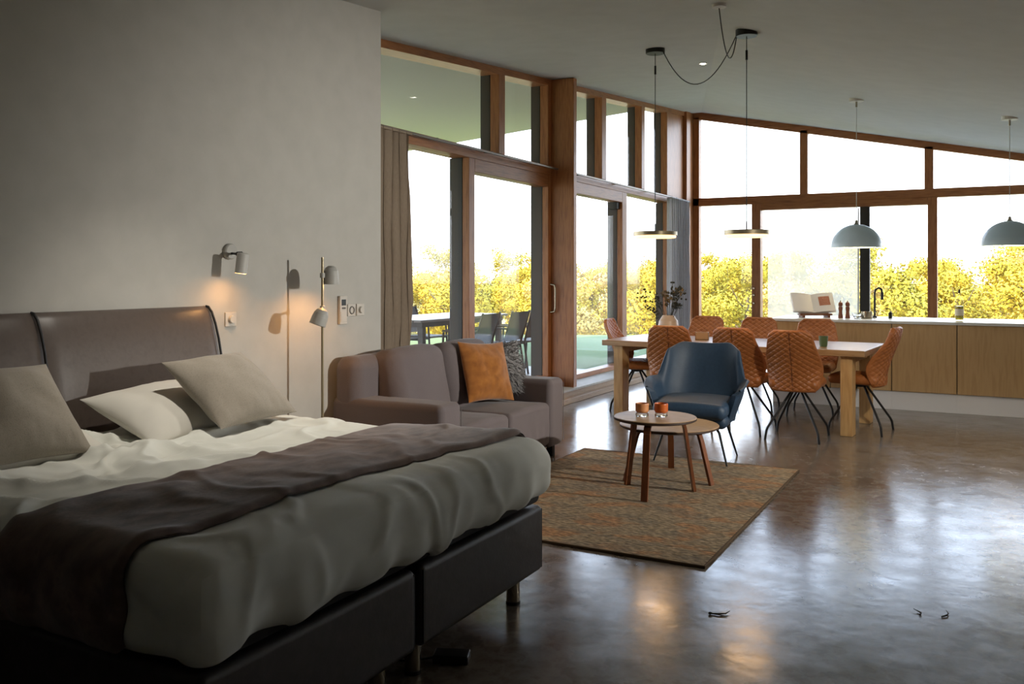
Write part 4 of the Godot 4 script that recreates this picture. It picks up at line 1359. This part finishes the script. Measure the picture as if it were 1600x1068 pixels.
	single("glass_bowl", lathe(MB.new(), [[0.0, 0.0], [0.03, 0.0], [0.05, 0.03], [0.055, 0.06], [0.051, 0.06], [0.045, 0.03], [0.0, 0.008]], 26), M.clear_solid, "small clear glass bowl between the mills and the tap", "bowl", V(-1.28, y, 10.36))
	single("steel_pot", lathe(MB.new(), [[0.0, 0.0], [0.055, 0.0], [0.06, 0.01], [0.06, 0.075], [0.057, 0.075], [0.055, 0.012], [0.0, 0.01]], 26), M.chrome, "low steel pot beside the black tap", "pot", V(-1.19, y, 10.42))
	var tap := thing("kitchen_tap", "slim black kitchen tap with a tall bent spout", "tap", V(-1.13, y, 10.62), 0.4)
	part(tap, "spout", tube(MB.new(), [Vector3(0, 0, 0), Vector3(0, 0.28, 0), Vector3(0.01, 0.315, 0), Vector3(0.045, 0.335, 0), Vector3(0.075, 0.315, 0), Vector3(0.08, 0.28, 0)], 0.011, 10), M.black_metal)
	part(tap, "spray_head", lathe(MB.new(), [[0.0, 0.20], [0.015, 0.20], [0.015, 0.285], [0.0, 0.29]], 14, Transform3D(Basis(), Vector3(0.08, 0, 0))), M.black_metal)
	part(tap, "base_ring", lathe(MB.new(), [[0.024, 0.0], [0.024, 0.02], [0.0, 0.022]], 18), M.black_metal)
	part(tap, "lever", tube(MB.new(), [Vector3(0, 0.06, 0), Vector3(0, 0.07, 0.06)], 0.006, 8), M.black_metal)
	var soap := thing("soap_dispenser", "small black pump dispenser next to the tap", "dispenser", V(-0.96, y, 10.52))
	part(soap, "body", lathe(MB.new(), [[0.0, 0.0], [0.020, 0.0], [0.020, 0.06], [0.008, 0.07], [0.0, 0.07]], 16), M.black_metal)
	part(soap, "pump", tube(MB.new(), [Vector3(0, 0.07, 0), Vector3(0, 0.105, 0), Vector3(-0.04, 0.105, 0)], 0.006, 8), M.black_metal)
	var bo := thing("oil_bottle", "clear glass bottle of yellow oil on the worktop", "bottle", V(-0.28, y, 10.42))
	part(bo, "glass_body", lathe(MB.new(), [[0.0, 0.0], [0.040, 0.0], [0.042, 0.01], [0.042, 0.19], [0.032, 0.225], [0.015, 0.245], [0.013, 0.285], [0.016, 0.29], [0.010, 0.292]], 26), glass(0.10, 0.02, Color(0.85, 0.9, 0.75)))
	part(bo, "oil", lathe(MB.new(), [[0.0, 0.006], [0.036, 0.006], [0.038, 0.012], [0.038, 0.15], [0.0, 0.151]], 26), M.oil)
	part(bo, "paper_label", lathe(MB.new(), [[0.0425, 0.05], [0.0432, 0.051], [0.0432, 0.12], [0.0425, 0.121]], 26), M.label_paper)
	part(bo, "stopper", lathe(MB.new(), [[0.0, 0.286], [0.010, 0.287], [0.012, 0.31], [0.006, 0.325], [0.0, 0.326]], 14), M.black_metal)

# ---------------------------------------------------------------- lamps over table and counter
func pendants() -> void:
	var ps := [[-2.77, 7.96, 1.775, 0.205, "slim disc pendant over the vase end of the dining table"], [-1.78, 7.40, 1.74, 0.185, "slim disc pendant over the middle of the dining table"]]
	for p in ps:
		var top := ceil_at(p[0], p[1])
		var l := thing("disc_pendant", p[4], "pendant lamp", V(p[0], p[2], p[1]), 0, "disc pendants above the dining table")
		var h: float = top - p[2]
		part(l, "canopy", lathe(MB.new(), [[0.0, h - 0.045], [0.085, h - 0.045], [0.09, h - 0.04], [0.09, h + 0.01], [0.0, h + 0.01]], 30), M.black_metal)
		part(l, "cable", tube(MB.new(), [Vector3(0, 0.10, 0), Vector3(0, h - 0.045, 0)], 0.0035, 6), M.cable)
		part(l, "cable_grip", lathe(MB.new(), [[0.0, h - 0.24], [0.010, h - 0.24], [0.010, h - 0.16], [0.0, h - 0.16]], 10), M.black_metal)
		part(l, "stem", lathe(MB.new(), [[0.0, 0.11], [0.006, 0.11], [0.006, 0.02], [0.0, 0.02]], 10), M.black_metal)
		var disc := part(l, "disc_shade", lathe(MB.new(), [[0.0, 0.036], [p[3] - 0.004, 0.036], [p[3], 0.032], [p[3], 0.0], [p[3] - 0.01, -0.002], [p[3] - 0.012, 0.004], [0.0, 0.004]], 44), M.brass)
		part(disc, "diffuser", lathe(MB.new(), [[0.0, 0.0], [p[3] - 0.013, 0.0], [p[3] - 0.013, -0.020], [p[3] - 0.018, -0.024], [0.0, -0.025]], 44), M.disc_glow)
		var a := AreaLight3D.new()
		a.name = "disc_light"
		l.add_child(a)
		a.position = Vector3(0, -0.030, 0)
		a.rotation.x = -PI / 2
		a.area_size = Vector2(p[3] * 1.7, p[3] * 1.7)
		a.light_color = Color(1.0, 0.80, 0.58)
		a.light_energy = 0.06
		a.area_range = 20.0
		a.shadow_enabled = true
	# cable slung between the canopies and up to the ceiling outlet
	var s := thing("ceiling_outlet", "small white ceiling outlet with a black cable slung to the disc pendants", "ceiling outlet", V(-1.75, 0, 6.44))
	var y0 := ceil_at(-1.75, 6.44)
	part(s, "rose", lathe(MB.new(), [[0.0, y0 - 0.03], [0.05, y0 - 0.025], [0.055, y0 + 0.01], [0.0, y0 + 0.01]], 24), M.white_plastic)
	var A := V(-2.77, ceil_at(-2.77, 7.96) - 0.03, 7.96) + Vector3(0.08, 0, 0.02) - s.position
	var B := V(-1.78, ceil_at(-1.78, 7.40) - 0.03, 7.40) + Vector3(-0.08, 0, 0.02) - s.position
	var C := Vector3(0, y0 - 0.03, 0)
	part(s, "slung_cable", tube(MB.new(), sag(A, B, 0.36, 22), 0.0045, 7), M.cable)
	part(s, "slung_cable", tube(MB.new(), sag(C, B + Vector3(0, -0.02, 0), 0.26, 18), 0.0045, 7), M.cable)
	# blue grey domes over the counter
	var ds := [[-1.343, 10.79, "blue grey dome pendant over the tap end of the kitchen counter"], [0.19, 10.87, "blue grey dome pendant over the far part of the kitchen counter"]]
	for d in ds:
		var l := thing("dome_pendant", d[2], "pendant lamp", V(d[0], 1.73, d[1]), 0, "dome pendants above the counter")
		var h: float = ceil_at(d[0], d[1]) - 1.73
		var prof := []
		for k in 13:
			var a := PI * 0.5 * k / 12.0
			prof.append([0.275 * sin(a), 0.255 * cos(a)])
		prof.append([0.275, -0.012])
		prof.append([0.269, -0.012])
		for k in 13:
			var a := PI * 0.5 * (12 - k) / 12.0
			prof.append([0.268 * sin(a), 0.248 * cos(a)])
		part(l, "dome_shade", lathe(MB.new(), prof, 48), M.dome_blue)
		part(l, "cap", lathe(MB.new(), [[0.0, 0.30], [0.014, 0.30], [0.018, 0.27], [0.035, 0.25]], 16), M.chrome)
		part(l, "cable", tube(MB.new(), [Vector3(0, 0.30, 0), Vector3(0, h - 0.06, 0)], 0.0045, 6), M.cable_white)
		part(l, "cable_grip", lathe(MB.new(), [[0.0, h - 0.09], [0.011, h - 0.09], [0.011, h - 0.03], [0.0, h - 0.03]], 10), M.chrome)
		part(l, "canopy", lathe(MB.new(), [[0.0, h - 0.03], [0.075, h - 0.03], [0.08, h - 0.02], [0.08, h + 0.02], [0.0, h + 0.02]], 28), M.white_plastic)
		var bulb := part(l, "bulb", lathe(MB.new(), [[0.0, 0.05], [0.025, 0.06], [0.035, 0.085], [0.025, 0.12], [0.012, 0.15], [0.0, 0.15]], 16), M.warm_glow)
		omni(bulb, Vector3(0, 0.085, 0), Color(1.0, 0.85, 0.65), 0.05, 0.03)
	# recessed downlights: one near the crease, the other four unseen and added as fill
	var spots := [[-2.66, 9.16, 0.3, Vector3(0, -1, 0), 60.0, "tiny recessed ceiling spot near the fold of the ceiling"],
		[0.75, 4.9, 1.25, V(-2.35, -2.2, 2.9), 34.0, "added unseen ceiling spot by the rug that brightens the dining chairs"],
		[2.0, 6.4, 0.9, Vector3(0, -1, 0), 70.0, "added unseen ceiling spot for fill between the counter and the opposite wall"],
		[2.4, 8.4, 0.7, Vector3(0, -1, 0), 70.0, "added unseen ceiling spot for fill over the aisle along the kitchen counter"],
		[-2.62, 3.0, 0.66, V(-0.18, -1.0, 0.0), 34.0, "added unseen ceiling spot above the bed that brightens the duvet"]]
	for q in spots:
		var r := thing("downlight", q[5], "downlight", V(q[0], ceil_at(q[0], q[1]), q[1]), 0, "recessed downlights")
		part(r, "rim", lathe(MB.new(), [[0.022, -0.002], [0.04, -0.012], [0.042, 0.012]], 24), M.white_plastic)
		part(r, "lamp_face", lathe(MB.new(), [[0.0, -0.010], [0.022, -0.010], [0.022, 0.004]], 20), M.spot_glow)
		var sl := SpotLight3D.new()
		sl.name = "downlight_beam"
		r.add_child(sl)
		sl.position = Vector3(0, -0.03, 0)
		sl.basis = Basis.looking_at(q[3].normalized(), Vector3(0.1, 0, 1))
		sl.light_color = Color(1.0, 0.97, 0.92)
		sl.light_energy = q[2]
		sl.light_size = 0.03
		sl.spot_range = 20.0
		sl.spot_attenuation = 2.0
		sl.spot_angle = q[4]
		sl.spot_angle_attenuation = 1.0
		sl.shadow_enabled = true

func sag(a: Vector3, b: Vector3, drop: float, n: int) -> Array:
	var o := []
	for i in n + 1:
		var u := float(i) / n
		o.append(a.lerp(b, u) - Vector3(0, drop * 4.0 * u * (1.0 - u), 0))
	return o

# ---------------------------------------------------------------- terrace furniture
func terrace_furniture() -> void:
	var y := 0.13
	var t := thing("patio_table", "long grey garden table on the covered terrace", "garden table", V(-6.25, y, 9.55))
	part(t, "frame", rbox(MB.new(), Vector3(0, 0.69, 0), Vector3(0.84, 0.06, 1.95), 0.004), M.patio)
	for k in 8:
		part(t, "slat", rbox(MB.new(), Vector3(-0.402 + 0.115 * k, 0.735, 0), Vector3(0.105, 0.028, 2.1), 0.004), M.patio_top)
	for sx in [-1.0, 1.0]:
		for sz in [-1.0, 1.0]:
			part(t, "leg", rbox(MB.new(), Vector3(sx * 0.38, 0.34, sz * 0.92), Vector3(0.07, 0.68, 0.07), 0.004), M.patio)
	# stackable chair, back at +z, front at -z
	var c := thing("garden_chair", "", "garden chair", Vector3.ZERO, 0, "garden chairs around the terrace table")
	part(c, "seat", rbox(MB.new(), Vector3(0, 0.41, -0.02), Vector3(0.46, 0.025, 0.44), 0.006), M.patio)
	var P := []
	var Q := []
	for i in 9:
		var u := i / 4.0 - 1.0
		var a := []
		var b := []
		for j in 7:
			var w := j / 6.0
			var p := Vector3(u * 0.215, 0.46 + 0.36 * w, 0.19 + 0.13 * w + 0.02 * (1.0 - u * u))
			a.append(p)
			b.append(p + Vector3(0, 0, 0.012))
		P.append(a)
		Q.append(b)
	var mb := sheet(MB.new(), P, Vector3(0, 0, -1))
	sheet(mb, Q, Vector3(0, 0, 1))
	part(c, "backrest", mb, M.patio)
	for s in [-1.0, 1.0]:
		part(c, "back_post", tube(MB.new(), [Vector3(s * 0.225, 0.0, 0.26), Vector3(s * 0.225, 0.40, 0.19), Vector3(s * 0.225, 0.83, 0.325)], 0.014, 8), M.patio)
		part(c, "front_leg", tube(MB.new(), [Vector3(s * 0.225, 0.0, -0.24), Vector3(s * 0.225, 0.60, -0.20)], 0.014, 8), M.patio)
		part(c, "armrest", rbox(MB.new(), Vector3(s * 0.225, 0.615, 0.02), Vector3(0.045, 0.022, 0.46), 0.005), M.patio)
		part(c, "side_rail", tube(MB.new(), [Vector3(s * 0.225, 0.39, -0.21), Vector3(s * 0.225, 0.39, 0.19)], 0.011, 8), M.patio)
	var spots := [[-5.42, 10.42, PI / 2 - 0.3, "grey garden chair at the corner of the terrace by the lawn"], [-5.45, 9.72, PI / 2, "grey garden chair in the middle of the house side of the garden table"], [-5.48, 9.02, PI / 2 + 0.05, "grey garden chair at the house side end of the garden table"], [-7.05, 9.75, -PI / 2, "grey garden chair across the garden table, middle one"], [-7.05, 10.45, -PI / 2, "grey garden chair across the garden table, by the lawn"], [-7.05, 9.05, -PI / 2, "grey garden chair across the garden table, farthest from the lawn"]]
	for k in spots.size():
		var s: Array = spots[k]
		if k == 0:
			c.position = V(s[0], y, s[1])
			c.rotation.y = s[2]
			c.set_meta("label", s[3])
		else:
			dup(c, V(s[0], y, s[1]), s[2], s[3])

func small_bits() -> void:
	# dry twigs on the floor, and the bed's cable box
	var tw := [[-0.98, 3.62, 0.09, "forked dry twig on the floor between rug and bed"], [-0.16, 4.05, 0.07, "thin curved dry twig on the open floor"], [-0.26, 4.02, 0.05, "short bent dry stalk beside the thin curved twig"]]
	for k in 3:
		var t: Array = tw[k]
		var L: float = t[2]
		var mb := tube(MB.new(), [Vector3(-L * 0.5, 0.003, 0), Vector3(-L * 0.1, 0.006, 0.01), Vector3(L * 0.25, 0.005, 0.004), Vector3(L * 0.5, 0.010, -0.012)], [0.003, 0.0032, 0.0025, 0.001], 6)
		if k == 0:
			tube(mb, [Vector3(-L * 0.3, 0.004, 0.004), Vector3(0, 0.004, 0.02), Vector3(L * 0.25, 0.003, 0.03)], [0.003, 0.002, 0.001], 6)
			lathe(mb, [[0.0, 0.0], [0.009, 0.003], [0.007, 0.008], [0.0, 0.011]], 8, Transform3D(Basis(), Vector3(-L * 0.45, 0.001, 0.002)))
		single("dry_twig", mb, M.twig, t[3], "twig", V(t[0], 0.0, t[1]), Vector3(0, 0.5 + k * 0.7, 0), "dry twigs on the floor")
	var p := thing("power_adapter", "flat black power adapter on the floor under the bed seam", "adapter", V(-1.72, 0, 2.72), 0.4)
	part(p, "case", rbox(MB.new(), Vector3(0, 0.016, 0), Vector3(0.13, 0.032, 0.075), 0.006, 2), M.black_metal)
	part(p, "cable", tube(MB.new(), [Vector3(-0.06, 0.012, 0), Vector3(-0.15, 0.005, 0.03), Vector3(-0.35, 0.005, 0.0)], 0.004, 6), M.cable)
